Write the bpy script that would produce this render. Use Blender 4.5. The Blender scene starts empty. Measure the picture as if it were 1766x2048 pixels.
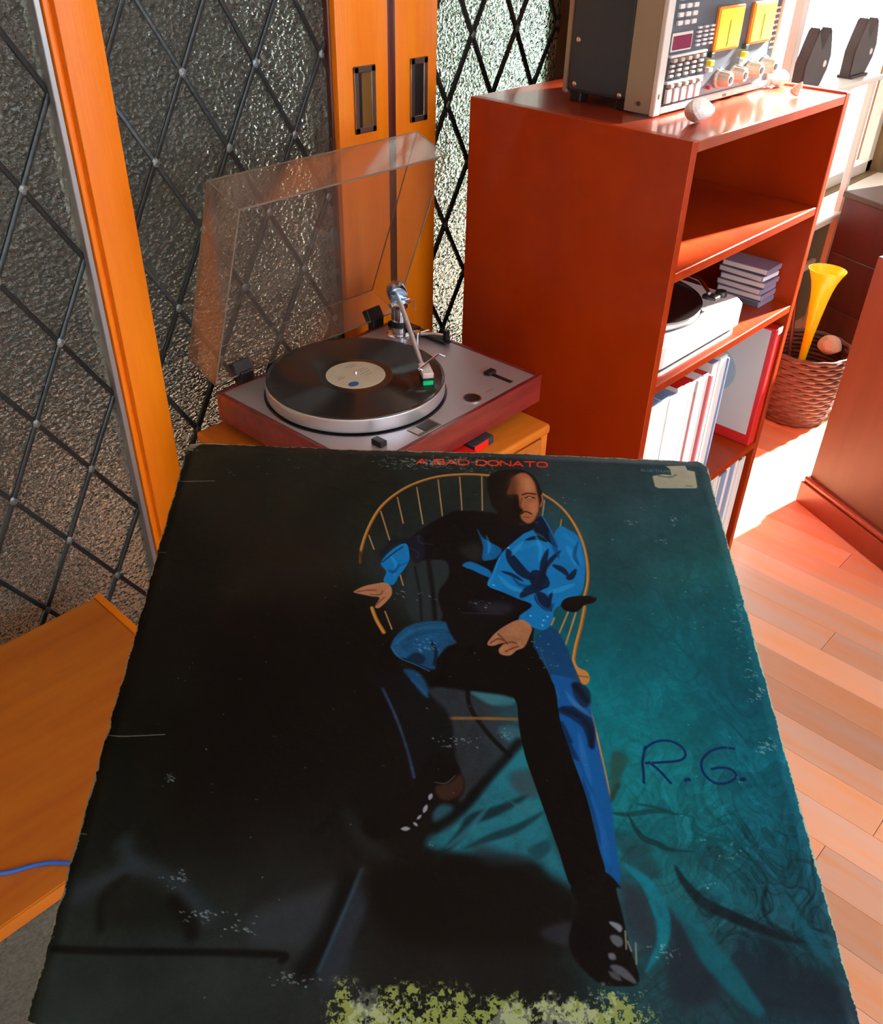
import bpy, bmesh, math, random
import numpy as np
from mathutils import Vector, Matrix
random.seed(7); rng = np.random.default_rng(7)
C = bpy.context.scene.collection
sc = bpy.context.scene
ZF = 1.16          # everything is laid out with the bookcase's top front corner as origin; the floor is 1.16 m below it

# ------------------------------------------------------------------ camera
F, YAW, PITCH, ROLL = 1783.72, 0.8288, 0.6183, 0.0243
CAM = Vector((-1.3234, -0.7059, 0.3241))
fwd = Vector((math.sin(YAW)*math.cos(PITCH), math.cos(YAW)*math.cos(PITCH), -math.sin(PITCH)))
rt = Vector((math.cos(YAW), -math.sin(YAW), 0)); up = rt.cross(fwd)
rt2 = rt*math.cos(ROLL)+up*math.sin(ROLL); up2 = -rt*math.sin(ROLL)+up*math.cos(ROLL)
cd = bpy.data.cameras.new('camera'); cam = bpy.data.objects.new('camera', cd); C.objects.link(cam)
M = Matrix((rt2, up2, -fwd)).transposed().to_4x4(); M.translation = CAM+Vector((0, 0, ZF)); cam.matrix_world = M
cd.sensor_fit = 'HORIZONTAL'; cd.sensor_width = 36; cd.lens = 36*F/1766; cd.clip_start = .02
sc.camera = cam
# ------------------------------------------------------------------ sky, sun, exposure
w = bpy.data.worlds.new('sky'); sc.world = w; w.use_nodes = True
bg = w.node_tree.nodes['Background']; bg.inputs[0].default_value = (.86, .93, 1, 1); bg.inputs[1].default_value = 6.0
sd = bpy.data.lights.new('sun', 'SUN'); sd.energy = 120; sd.angle = math.radians(4); sd.color = (1, .93, .82)
so = bpy.data.objects.new('sun', sd); C.objects.link(so)
so.rotation_euler = Vector((-1, .205, -.47)).to_track_quat('-Z', 'Y').to_euler(); so.location = (4, -1, 4)
sc.view_settings.view_transform = 'Standard'; sc.view_settings.look = 'None'
sc.view_settings.gamma = 1; sc.view_settings.use_curve_mapping = False; sc.view_settings.exposure = 0.12
sc.cycles.max_bounces = 12; sc.cycles.transparent_max_bounces = 24; sc.cycles.transmission_bounces = 10
sc.cycles.sample_clamp_indirect = 6; sc.cycles.caustics_refractive = False; sc.cycles.caustics_reflective = False
sc.cycles.use_denoising = True
def portal(name, loc, rot, sx, sy):
    l = bpy.data.lights.new(name, 'AREA'); l.shape = 'RECTANGLE'; l.size = sx; l.size_y = sy; l.cycles.is_portal = True
    o = bpy.data.objects.new(name, l); C.objects.link(o); o.location = loc; o.rotation_euler = rot
portal('portal_right', (2.72, -.35, -.1+ZF), (0, math.pi/2, 0), 2.0, 3.2)
portal('portal_front', (-.6, -3.12, .1+ZF), (math.pi/2, 0, 0), 2.6, 1.6)
portal('portal_back', (1.75, .72, .2+ZF), (-math.pi/2, 0, 0), 1.7, 1.6)

# ------------------------------------------------------------------ materials
def mat(name, col, rough=.5, metal=0, spec=.5, bump=0, bscale=60, var=0, vscale=8, stretch=(1, 1, 1), coat=0, col2=None, objrand=0, grain=0):
    m = bpy.data.materials.new(name); m.use_nodes = True; nt = m.node_tree; N = nt.nodes; L = nt.links
    b = N['Principled BSDF']
    b.inputs['Roughness'].default_value = rough; b.inputs['Metallic'].default_value = metal
    b.inputs['Specular IOR Level'].default_value = spec; b.inputs['Coat Weight'].default_value = coat; b.inputs['Coat Roughness'].default_value = .12
    b.inputs['Base Color'].default_value = (*col, 1)
    tc = N.new('ShaderNodeTexCoord'); mp = N.new('ShaderNodeMapping'); L.new(tc.outputs['Object'], mp.inputs[0]); mp.inputs['Scale'].default_value = stretch
    if objrand:
        oi = N.new('ShaderNodeObjectInfo'); cb = N.new('ShaderNodeCombineXYZ')
        ml = N.new('ShaderNodeMath'); ml.operation = 'MULTIPLY'; ml.inputs[1].default_value = 9; L.new(oi.outputs['Random'], ml.inputs[0])
        for k in range(3): L.new(ml.outputs[0], cb.inputs[k])
        L.new(cb.outputs[0], mp.inputs['Location'])
    src = None
    if var or grain:
        nz = N.new('ShaderNodeTexNoise'); nz.inputs['Scale'].default_value = vscale; nz.inputs['Detail'].default_value = 6; nz.inputs['Roughness'].default_value = .6
        if grain: nz.inputs['Distortion'].default_value = 1.2
        L.new(mp.outputs[0], nz.inputs[0])
        mx = N.new('ShaderNodeMix'); mx.data_type = 'RGBA'
        rp = N.new('ShaderNodeMapRange'); rp.inputs[1].default_value = .3; rp.inputs[2].default_value = .7
        L.new(nz.outputs['Fac'], rp.inputs[0]); L.new(rp.outputs[0], mx.inputs[0])
        c2 = col2 or tuple(c*(1-var) for c in col)
        mx.inputs[6].default_value = (*col, 1); mx.inputs[7].default_value = (*c2, 1); src = mx.outputs[2]
    if objrand:
        hs = N.new('ShaderNodeHueSaturation')
        if src: L.new(src, hs.inputs['Color'])
        else: hs.inputs['Color'].default_value = (*col, 1)
        r = N.new('ShaderNodeMapRange'); r.inputs[3].default_value = 1-objrand; r.inputs[4].default_value = 1+objrand
        L.new(oi.outputs['Random'], r.inputs[0]); L.new(r.outputs[0], hs.inputs['Value']); src = hs.outputs[0]
    if src: L.new(src, b.inputs['Base Color'])
    if bump:
        n2 = N.new('ShaderNodeTexNoise'); n2.inputs['Scale'].default_value = bscale; n2.inputs['Detail'].default_value = 3; L.new(mp.outputs[0], n2.inputs[0])
        bp = N.new('ShaderNodeBump'); bp.inputs['Strength'].default_value = bump; bp.inputs['Distance'].default_value = .004
        L.new(n2.outputs['Fac'], bp.inputs['Height']); L.new(bp.outputs[0], b.inputs['Normal'])
    return m
def emis(name, col, s):
    m = bpy.data.materials.new(name); m.use_nodes = True; b = m.node_tree.nodes['Principled BSDF']
    b.inputs['Base Color'].default_value = (*col, 1); b.inputs['Emission Color'].default_value = (*col, 1); b.inputs['Emission Strength'].default_value = s
    return m
MT = {}
MT['stile'] = mat('orange_varnished_timber', (1, .29, .004), .42, var=.25, vscale=5, stretch=(6, 6, .5), col2=(.92, .21, .003), bump=.12, bscale=30)
MT['stile_brown'] = mat('brown_timber', (.22, .09, .045), .5, var=.4, vscale=6, stretch=(6, 6, .6))
MT['case'] = mat('red_cherry_veneer', (.40, .040, .002), .36, spec=.25, var=.3, vscale=3.5, stretch=(3, 1, .5), col2=(.27, .018, .002), coat=.12)
MT['case_top'] = mat('polished_cherry_veneer', (.40, .042, .004), .3, spec=.5, var=.3, vscale=3.5, stretch=(3, 1, .5), col2=(.25, .02, .003), coat=.8)
MT['orange'] = mat('orange_pine', (.72, .22, .012), .45, var=.3, vscale=4, stretch=(1.2, 9, 9), col2=(.58, .14, .01), bump=.1, bscale=40)
MT['cab'] = mat('orange_beech', (.58, .185, .014), .45, var=.25, vscale=4, stretch=(1, 7, 7), col2=(.44, .115, .01))
MT['plinth'] = mat('mahogany', (.26, .022, .022), .3, var=.4, vscale=5, stretch=(1.5, 9, 9), col2=(.12, .010, .010), coat=.5)
MT['plate'] = mat('brushed_lilac_metal', (.50, .46, .50), .42, metal=.55, bump=.03, bscale=300)
MT['silver'] = mat('polished_aluminium', (.90, .92, .97), .36, metal=.85)
MT['chrome'] = mat('chrome', (.8, .84, .9), .12, metal=1)
MT['chrome_blue'] = mat('blue_tinted_chrome', (.35, .5, .72), .2, metal=1)
MT['vinyl'] = mat('black_vinyl', (.012, .010, .010), .17, spec=.7)
MT['label'] = mat('cream_paper_label', (.72, .70, .55), .5, var=.15, vscale=30)
MT['labelblue'] = mat('blue_ink', (.03, .10, .42), .5)
MT['ink'] = mat('dark_ink', (.16, .16, .12), .6)
MT['blackp'] = mat('black_plastic', (.012, .011, .014), .35)
MT['green'] = mat('green_stylus', (.0, .62, .22), .4)
MT['floor'] = mat('floorboard_timber', (.80, .32, .13), .30, var=.4, vscale=3, stretch=(7, .8, 9), col2=(.68, .42, .33), objrand=.26, bump=.05, bscale=25, coat=.5)
MT['sub'] = mat('dark_subfloor', (.05, .02, .01), .8)
MT['wall'] = mat('olive_tan_plaster', (.23, .16, .07), .8, var=.2, bump=.1)
MT['wallw'] = mat('pale_plaster', (.62, .57, .48), .8, var=.08, bump=.1)
MT['ceil'] = mat('ceiling_plaster', (.66, .62, .56), .85, var=.05)
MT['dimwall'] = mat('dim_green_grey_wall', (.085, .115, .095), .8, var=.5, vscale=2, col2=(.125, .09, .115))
MT['lead'] = mat('dark_lead', (.035, .042, .045), .38, metal=.6, bump=.2, bscale=120)
MT['solder'] = mat('grey_solder', (.20, .24, .26), .4, metal=.7, bump=.4, bscale=200)
MT['strip'] = mat('pale_metal_strip', (.42, .45, .50), .35, metal=.6)
MT['pull'] = mat('bronze_grey_metal', (.20, .15, .13), .35, metal=.8)
MT['brass'] = mat('old_brass', (.42, .32, .10), .3, metal=.9)
MT['navy'] = mat('blue_black_enamel', (.030, .040, .052), .42, bump=.15, bscale=300)
MT['tan'] = mat('tan_grey_paint', (.34, .28, .20), .45)
MT['ivory'] = mat('ivory_paint', (.80, .78, .72), .35)
MT['panel'] = mat('grey_blue_panel', (.075, .10, .135), .4)
MT['knob'] = mat('beige_grey_knob', (.52, .49, .42), .38)
MT['white'] = mat('white_plastic', (.85, .85, .86), .3)
MT['amber'] = emis('amber_meter_face', (1.0, .74, .03), .55)
MT['yellow'] = mat('yellow_button', (.95, .85, .03), .4)
MT['meterrim'] = mat('orange_meter_rim', (.85, .3, .02), .4)
MT['magenta'] = mat('dark_magenta_screen', (.20, .006, .07), .2)
MT['red'] = mat('red_plastic', (.85, .015, .01), .35)
MT['quartz'] = mat('white_quartz', (.92, .90, .88), .4, bump=.5, bscale=90)
MT['shell'] = mat('pinkish_shell', (.8, .62, .5), .5, bump=.4, bscale=120)
MT['horn'] = mat('yellow_plastic', (.88, .86, .0), .32)
MT['cream'] = mat('worn_cream_card', (.70, .62, .44), .8, var=.5, vscale=120)
MT['basket'] = mat('brown_woven_cane', (.12, .045, .036), .6, var=.5, vscale=60)
MT['grey'] = mat('grey_stone', (.055, .045, .045), .6, var=.3, vscale=20)
MT['rug'] = mat('grey_rug', (.10, .105, .09), .95, var=.6, vscale=180, bump=.6, bscale=400)
MT['bluecord'] = mat('blue_cord', (.02, .13, .62), .5)
MT['felt'] = mat('beige_cloth', (.55, .34, .24), .9, var=.2)
MT['darkwood'] = mat('dark_red_wood', (.10, .016, .010), .4, var=.4, vscale=5, stretch=(5, 5, .6))
MT['spk'] = mat('reddish_brown_veneer', (.075, .04, .02), .5, var=.35, vscale=4, stretch=(5, 5, .5), col2=(.06, .028, .013))
MT['skirt'] = mat('terracotta_timber', (.15, .036, .018), .35)
MT['clearcase'] = mat('clear_smoky_plastic', (.28, .26, .40), .15, spec=.8)
MT['sleevered'] = mat('red_card', (.82, .012, .02), .45)
LP = [mat('card_'+str(i), c, .5) for i, c in enumerate([(.86, .86, .86), (.80, .82, .85), (.88, .86, .80), (.35, .06, .06), (.10, .20, .42), (.83, .83, .83), (.62, .03, .04), (.9, .9, .9)])]
# textured glass of the leaded doors: clear rolled glass with a hammered relief
def glass_mat():
    m = bpy.data.materials.new('hammered_glass'); m.use_nodes = True; nt = m.node_tree; N = nt.nodes; L = nt.links
    b = N['Principled BSDF']; b.inputs['Base Color'].default_value = (.72, .86, .80, 1); b.inputs['Roughness'].default_value = .06
    b.inputs['Transmission Weight'].default_value = .96; b.inputs['IOR'].default_value = 1.36; b.inputs['Specular IOR Level'].default_value = .5
    tc = N.new('ShaderNodeTexCoord'); mp = N.new('ShaderNodeMapping'); L.new(tc.outputs['Object'], mp.inputs[0]); mp.inputs['Scale'].default_value = (1, 1, 1.35)
    n1 = N.new('ShaderNodeTexNoise'); n1.inputs['Scale'].default_value = 90; n1.inputs['Detail'].default_value = 2; n1.inputs['Distortion'].default_value = .6; L.new(mp.outputs[0], n1.inputs[0])
    v = N.new('ShaderNodeTexVoronoi'); v.inputs['Scale'].default_value = 130; v.feature = 'SMOOTH_F1'; L.new(mp.outputs[0], v.inputs[0])
    a = N.new('ShaderNodeMath'); a.operation = 'ADD'; L.new(n1.outputs['Fac'], a.inputs[0]); L.new(v.outputs['Distance'], a.inputs[1])
    bp = N.new('ShaderNodeBump'); bp.inputs['Strength'].default_value = .7; bp.inputs['Distance'].default_value = .005
    L.new(a.outputs[0], bp.inputs['Height']); L.new(bp.outputs[0], b.inputs['Normal'])
    return m
MT['glass'] = glass_mat()
MT['hedge'] = mat('pale_green_hedge', (.16, .26, .17), .7, var=.7, vscale=9, bump=.8, bscale=30)
def acrylic():
    m = bpy.data.materials.new('clear_brown_acrylic'); m.use_nodes = True; nt = m.node_tree; N = nt.nodes; L = nt.links
    for n in list(N): N.remove(n)
    o = N.new('ShaderNodeOutputMaterial'); t = N.new('ShaderNodeBsdfTransparent'); t.inputs[0].default_value = (.90, .87, .84, 1)
    g = N.new('ShaderNodeBsdfGlossy'); g.inputs[1].default_value = .09; g.inputs[0].default_value = (1, .93, .88, 1)
    d = N.new('ShaderNodeBsdfDiffuse'); d.inputs[0].default_value = (.75, .55, .45, 1)
    lw = N.new('ShaderNodeLayerWeight'); lw.inputs[0].default_value = .5; pw = N.new('ShaderNodeMath'); pw.operation = 'POWER'; pw.inputs[1].default_value = 4; L.new(lw.outputs['Facing'], pw.inputs[0])
    fr = N.new('ShaderNodeMath'); fr.operation = 'MULTIPLY_ADD'; fr.inputs[1].default_value = .8; fr.inputs[2].default_value = .035; L.new(pw.outputs[0], fr.inputs[0])
    m1 = N.new('ShaderNodeMixShader'); L.new(fr.outputs[0], m1.inputs[0]); L.new(t.outputs[0], m1.inputs[1]); L.new(g.outputs[0], m1.inputs[2])
    m2 = N.new('ShaderNodeMixShader'); m2.inputs[0].default_value = .05; L.new(m1.outputs[0], m2.inputs[1]); L.new(d.outputs[0], m2.inputs[2])
    L.new(m2.outputs[0], o.inputs[0]); return m
MT['acrylic'] = acrylic()
MT['acredge'] = mat('acrylic_edge', (.20, .16, .13), .25)

# ------------------------------------------------------------------ geometry helpers
def link(name, bm, m, parent=None, smooth=False):
    me = bpy.data.meshes.new(name); bm.to_mesh(me); bm.free()
    for mm in (m if isinstance(m, (list, tuple)) else [m]): me.materials.append(mm)
    if smooth:
        for p in me.polygons: p.use_smooth = True
        try: me.set_sharp_from_angle(angle=math.radians(35))
        except Exception: pass
    o = bpy.data.objects.new(name, me); C.objects.link(o)
    if parent: o.parent = parent
    return o
def tag(o, label=None, cat=None, group=None, kind=None):
    if label: o['label'] = label
    if cat: o['category'] = cat
    if group: o['group'] = group
    if kind: o['kind'] = kind
    return o
def thing(name, label, cat, loc=(0, 0, 0), rz=0, group=None, kind=None):
    o = bpy.data.objects.new(name, None); C.objects.link(o); o.location = loc; o.rotation_euler = (0, 0, rz); o.empty_display_size = .05
    return tag(o, label, cat, group, kind)
def abox(bm, lo, hi, bev=0, seg=1, T=None):
    r = bmesh.ops.create_cube(bm, size=1); vs = r['verts']
    s = [hi[i]-lo[i] for i in range(3)]; c = [(hi[i]+lo[i])/2 for i in range(3)]
    for v in vs: v.co = Vector((v.co.x*s[0]+c[0], v.co.y*s[1]+c[1], v.co.z*s[2]+c[2]))
    if bev:
        es = list({e for v in vs for e in v.link_edges})
        rr = bmesh.ops.bevel(bm, geom=es, offset=bev, segments=seg, affect='EDGES', profile=.5)
        vs = list(set(vs) | set(rr['verts'])); vs = [v for v in vs if v.is_valid]
    if T:
        for v in vs: v.co = T @ v.co
    return vs
def box(name, lo, hi, m, parent=None, bev=.0015, seg=1, T=None, smooth=False):
    bm = bmesh.new(); abox(bm, lo, hi, bev, seg, T); return link(name, bm, m, parent, smooth)
def alathe(bm, prof, n=48, T=None, wob=None):
    rings = []
    for (r, z) in prof:
        rings.append([bm.verts.new((r*math.cos(2*math.pi*k/n)*(1+(wob(k, n) if wob else 0)), r*math.sin(2*math.pi*k/n)*(1+(wob(k, n) if wob else 0)), z)) for k in range(n)])
    fs = []
    for a, b in zip(rings[:-1], rings[1:]):
        for k in range(n): fs.append(bm.faces.new((a[k], a[(k+1) % n], b[(k+1) % n], b[k])))
    bm.faces.new(rings[0][::-1]); bm.faces.new(rings[-1])
    if T:
        for rg in rings:
            for v in rg: v.co = T @ v.co
    return rings
def lathe(name, prof, m, parent=None, n=48, T=None, wob=None, smooth=True):
    bm = bmesh.new(); alathe(bm, prof, n, T, wob); return link(name, bm, m, parent, smooth)
def atube(bm, pts, rad, n=10, cap=True):
    pts = [Vector(p) for p in pts]; rings = []; prev = None
    for i, p in enumerate(pts):
        t = (pts[min(i+1, len(pts)-1)]-pts[max(i-1, 0)]).normalized()
        a = prev if prev and abs(prev.dot(t)) < .95 else (Vector((0, 0, 1)) if abs(t.z) < .9 else Vector((1, 0, 0)))
        u = (a-t*a.dot(t)).normalized(); v = t.cross(u); prev = u
        r = rad[i] if isinstance(rad, (list, tuple)) else rad
        rings.append([bm.verts.new(p+u*math.cos(2*math.pi*k/n)*r+v*math.sin(2*math.pi*k/n)*r) for k in range(n)])
    for a, b in zip(rings[:-1], rings[1:]):
        for k in range(n): bm.faces.new((a[k], a[(k+1) % n], b[(k+1) % n], b[k]))
    if cap: bm.faces.new(rings[0][::-1]); bm.faces.new(rings[-1])
def tube(name, pts, rad, m, parent=None, n=10, smooth=True):
    bm = bmesh.new(); atube(bm, pts, rad, n); bmesh.ops.recalc_face_normals(bm, faces=bm.faces); return link(name, bm, m, parent, smooth)
def aprism(bm, poly, y0, y1):     # polygon in (x, z), extruded along y
    a = [bm.verts.new((x, y0, z)) for x, z in poly]; b = [bm.verts.new((x, y1, z)) for x, z in poly]; n = len(poly)
    bm.faces.new(a); bm.faces.new(b[::-1])
    for k in range(n): bm.faces.new((a[k], b[k], b[(k+1) % n], a[(k+1) % n]))
def clip(poly, x0, x1, z0, z1):
    for ax, lim, sg in ((0, x0, 1), (0, x1, -1), (1, z0, 1), (1, z1, -1)):
        out = []
        for i in range(len(poly)):
            p, q = poly[i-1], poly[i]; dp, dq = (p[ax]-lim)*sg, (q[ax]-lim)*sg
            if dp >= 0 > dq or dp < 0 <= dq:
                t = dp/(dp-dq); r = (p[0]+(q[0]-p[0])*t, p[1]+(q[1]-p[1])*t); out.append(r)
            if dq >= 0: out.append(q)
        poly = out
        if len(poly) < 3: return []
    res = []
    for p in poly:
        if not res or math.dist(p, res[-1]) > 1e-5: res.append(p)
    if len(res) > 1 and math.dist(res[0], res[-1]) < 1e-5: res.pop()
    return res if len(res) > 2 else []
def area(p): return abs(sum(p[i-1][0]*p[i][1]-p[i][0]*p[i-1][1] for i in range(len(p))))/2
def rock(name, loc, s, m, seed, parent=None):
    rr = random.Random(seed); bm = bmesh.new(); bmesh.ops.create_icosphere(bm, subdivisions=3, radius=1)
    ds = [(Vector((rr.uniform(-1, 1), rr.uniform(-1, 1), rr.uniform(-1, 1))).normalized(), rr.uniform(.6, .92)) for _ in range(16)]
    for v in bm.verts:
        for d, k in ds:
            e = v.co.dot(d)
            if e > k: v.co -= d*(e-k)*.9
        v.co = Vector((v.co.x*s[0], v.co.y*s[1], v.co.z*s[2]))
    lo = min(v.co.z for v in bm.verts)
    for v in bm.verts: v.co.z = max(v.co.z-lo, 0)
    o = link(name, bm, m, parent); o.location = loc; return o
# ------------------------------------------------------------------ floor: boards running towards the glass doors
fl = tag(box('floor', (-3, -3.1, -1.2), (2.85, 3.2, -1.176), MT['sub'], bev=0), kind='structure')
bms = []
for L_ in (1.15, 1.55, 1.9):
    bm = bmesh.new(); abox(bm, (-.0420, 0, -.016), (.0420, L_-.001, 0), .0005); me = bpy.data.meshes.new('floorboard'); bm.to_mesh(me); bm.free(); me.materials.append(MT['floor']); bms.append((L_, me))
x = -1.46
while x < 2.78:
    y = -1.5 - random.random()*.9
    while y < .6:
        L_, me = random.choice(bms)
        o = bpy.data.objects.new('floorboard', me); C.objects.link(o); o.location = (x, y, -1.16); o.parent = fl; y += L_
    x += .0845
box('far_boards', (-3, -3.05, -1.177), (-1.51, 2.4, -1.16), MT['floor'], fl, bev=0)
# ------------------------------------------------------------------ walls and ceiling
def wall(name, pieces, m):
    bm = bmesh.new()
    for lo, hi in pieces: abox(bm, lo, hi)
    return tag(link(name, bm, m), kind='structure')
HC = 1.34
wall('wall_back', [((.545, .60, -1.16), (2.8, .70, -.64)), ((.545, .60, -.64), (.80, .70, HC)), ((2.74, .60, -.64), (2.8, .70, HC)), ((.80, .60, 1.1), (2.74, .70, HC))], MT['wall'])
wall('wall_right', [((2.8, -3.05, -1.16), (2.9, .7, -.62)), ((2.8, -3.05, -.62), (2.9, -.52, HC)), ((2.8, -.10, -.62), (2.9, .7, HC)), ((2.8, -.52, 1.29), (2.9, -.10, HC))], MT['wallw'])
wall('wall_front', [((-2.6, -3.05, -1.16), (2.8, -2.95, -.35)), ((-2.6, -3.05, -.35), (-1.7, -2.95, HC)), ((1.1, -3.05, -.35), (2.8, -2.95, HC)), ((-1.7, -3.05, 1.15), (1.1, -2.95, HC))], MT['wallw'])
wall('wall_left', [((-2.7, -3.05, -1.16), (-2.6, 3.0, HC))], MT['wallw'])
wall('ceiling', [((-2.7, -3.05, HC), (2.9, .70, HC+.08)), ((-2.7, .70, HC), (.85, 2.5, HC+.08))], MT['ceil'])
# windows: casements with mullions, open to the sky
def window(name, axis, a0, a1, z0, z1, pos, nm):
    t = thing(name, None, None, kind='structure')
    def B(n, a, b, c, d, dd=.02):
        if axis == 'x': box(n, (a, pos-dd, c), (b, pos+dd, d), MT['ivory'], t)
        else: box(n, (pos-dd, a, c), (pos+dd, b, d), MT['ivory'], t)
    B('rail', a0, a1, z0, z0+.045); B('rail', a0, a1, z1-.045, z1)
    B('jamb', a0, a0+.045, z0, z1); B('jamb', a1-.045, a1, z0, z1)
    for k in range(1, nm): xx = a0+(a1-a0)*k/nm; B('mullion', xx-.02, xx+.02, z0, z1, .015)
    return t
window('window_1', 'x', .80, 2.74, -.64, 1.1, .655, 2)
window('window_2', 'y', -.52, -.10, -.62, 1.29, 2.85, 1)  # opening narrowed to keep the sunbeam off the sleeve and left cabinet
window('window_3', 'x', -1.7, 1.1, -.35, 1.15, -3.0, 3)
tag(box('trim_1', (.80, .47, -.665), (2.74, .60, -.64), MT['ivory'], bev=.004), kind='structure')      # sill board of the bright window
# adjoining room seen through the leaded glass
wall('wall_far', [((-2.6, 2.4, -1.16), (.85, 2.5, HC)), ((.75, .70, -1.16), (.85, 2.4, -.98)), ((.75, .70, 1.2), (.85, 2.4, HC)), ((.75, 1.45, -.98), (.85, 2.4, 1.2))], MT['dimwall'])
wall('sun_blocker', [((.86, .74, .36), (3.2, 2.3, .40))], MT['wallw'])  # unseen slab added outside to keep sun out of the adjoining room
hb = bmesh.new(); bmesh.ops.create_grid(hb, x_segments=60, y_segments=24, size=1)  # hedge added to dim the sky behind the right glass to green
for v in hb.verts:
    Y_, Z_ = v.co.x*.80+3.0, v.co.y*1.15; v.co = Vector((2.0+.07*math.sin(Y_*9+Z_*4)+.06*math.sin(Z_*13-Y_*5)+random.uniform(-.03, .03), Y_, Z_+.04*math.sin(Y_*7)))
r_ = bmesh.ops.extrude_face_region(hb, geom=hb.faces[:])
for v in r_['geom']:
    if isinstance(v, bmesh.types.BMVert): v.co.x += .45
tag(link('hedge', hb, MT['hedge'], None), 'pale green hedge added outside to tint the right leaded glass', 'hedge', kind='stuff')

# ------------------------------------------------------------------ leaded glass doors
def leaded(parent, x0, x1, z0, z1, u0, v0, W, H, yg, came=.0042):
    """diamond panes W wide and 2H high, lead cames between them, solder at the crossings; node at (u0, v0)"""
    n = 0
    i0, i1 = int((x0-u0)/W)-2, int((x1-u0)/W)+2; j0, j1 = int((z0-v0)/H)-3, int((z1-v0)/H)+3
    for j in range(j0, j1):
        for i in range(i0, i1+1):
            cx = u0+(i+(.5 if j % 2 else 0))*W; cz = v0+j*H
            g = .003
            p = clip([(cx-W/2+g, cz), (cx, cz-H+g*1.6), (cx+W/2-g, cz), (cx, cz+H-g*1.6)], x0, x1, z0, z1)
            if not p or area(p) < 2e-4: continue
            bm = bmesh.new(); tilt = random.uniform(-.0008, .0008); aprism(bm, p, yg-.002+tilt, yg+.002+tilt)
            bmesh.ops.recalc_face_normals(bm, faces=bm.faces); link('pane', bm, MT['glass'], parent); n += 1
    # cames: two families of diagonals
    sl = H/(W/2)
    for fam in (1, -1):
        ks = set()
        for j in (0, 1):
            for i in range(i0-30, i1+31):
                cx = u0+(i+(.5 if j else 0))*W; cz = v0+j*H; ks.add(round((cz-H)-fam*sl*cx, 5))
        for k in sorted(ks):
            pts = []
            for xx in (x0, x1):
                zz = fam*sl*xx+k
                if z0 <= zz <= z1: pts.append((xx, zz))
            for zz in (z0, z1):
                xx = (zz-k)/(fam*sl)
                if x0 < xx < x1: pts.append((xx, zz))
            if len(pts) < 2: continue
            a, b = pts[0], pts[1]; L_ = math.dist(a, b)
            if L_ < .03: continue
            ang = math.atan2(b[1]-a[1], b[0]-a[0])
            T = Matrix.Translation(((a[0]+b[0])/2, yg, (a[1]+b[1])/2)) @ Matrix.Rotation(-ang, 4, 'Y')
            bm = bmesh.new(); abox(bm, (-L_/2, -.0048, -came), (L_/2, .0048, came), .0018, 2, T); link('lead_came', bm, MT['lead'], parent, True)
    bm = bmesh.new()
    for j in range(j0, j1):
        for i in range(i0, i1+1):
            cx = u0+(i+(.5 if j % 2 else 0))*W; cz = v0+j*H-H
            if x0+.004 < cx < x1-.004 and z0 < cz < z1:
                T = Matrix.Translation((cx, yg-.0045, cz)) @ Matrix.Diagonal((.0060, .0018, .0076, 1))
                bmesh.ops.create_icosphere(bm, subdivisions=2, radius=1, matrix=T)
    for v in bm.verts: v.co += Vector((random.uniform(-1, 1), 0, random.uniform(-1, 1)))*.0011
    tag(link('solder_joints', bm, MT['solder'], parent, True), kind='stuff')
def stile(parent, x0, x1, y0, y1, m, z0=-1.16, z1=HC):
    bm = bmesh.new(); abox(bm, (x0, y0, z0), (x1, y1, z1), .004, 2); return link('stile', bm, m, parent, True)
def rails(parent, x0, x1, y0, y1, m):
    box('rail', (x0, y0, -1.155), (x1, y1, -1.06), m, parent, .003); box('rail', (x0, y0, 1.22), (x1, y1, HC), m, parent, .003)
def pull(parent, xc, zc, y, m, wd=.052, ht=.112):
    bm = bmesh.new(); w2, h2 = wd/2, ht/2; t = .011
    for lo, hi in (((xc-w2, y-.004, zc-h2), (xc-w2+t, y, zc+h2)), ((xc+w2-t, y-.004, zc-h2), (xc+w2, y, zc+h2)), ((xc-w2, y-.004, zc-h2), (xc+w2, y, zc-h2+t)), ((xc-w2, y-.004, zc+h2-t), (xc+w2, y, zc+h2))): abox(bm, lo, hi, .0012)
    p = link('flush_pull', bm, MT['pull'], parent)
    box('recess_cup', (xc-w2+t, y-.0012, zc-h2+t), (xc+w2-t, y-.0004, zc+h2-t), m, p, 0)
    box('cup_wall', (xc-w2+t, y-.0035, zc-h2+t), (xc-w2+t+.006, y-.0008, zc+h2-t), MT['blackp'], p, 0)
Z0, Z1 = -1.06, 1.22
# door_1: the leaf at the left, only its glass in view
d1 = thing('door_1', None, None, kind='structure')
leaded(d1, -1.46, -.712, Z0, Z1, -.715+.138*.5, .070, .138, .1175, .612)
stile(d1, -1.54, -1.46, .60, .635, MT['stile']); rails(d1, -1.46, -.712, .60, .635, MT['stile'])
box('edge_strip', (-.7165, .594, Z0), (-.708, .630, Z1), MT['strip'], d1, .001)
# door_2: left post, glass, right stile with flush pull
d2 = thing('door_2', None, None, kind='structure')
stile(d2, -.706, -.694, .592, .65, MT['stile']); stile(d2, -.696, -.634, .580, .65, MT['stile'])
leaded(d2, -.634, -.213, Z0, Z1, -.5696, .0731, .1384, .1201, .612)
rails(d2, -.634, -.213, .585, .635, MT['stile'])
stile(d2, -.213, -.205, .600, .64, MT['darkwood']); stile(d2, -.207, -.083, .588, .64, MT['stile'])
pull(d2, -.1445, -.006, .588, MT['brass'])
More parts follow.
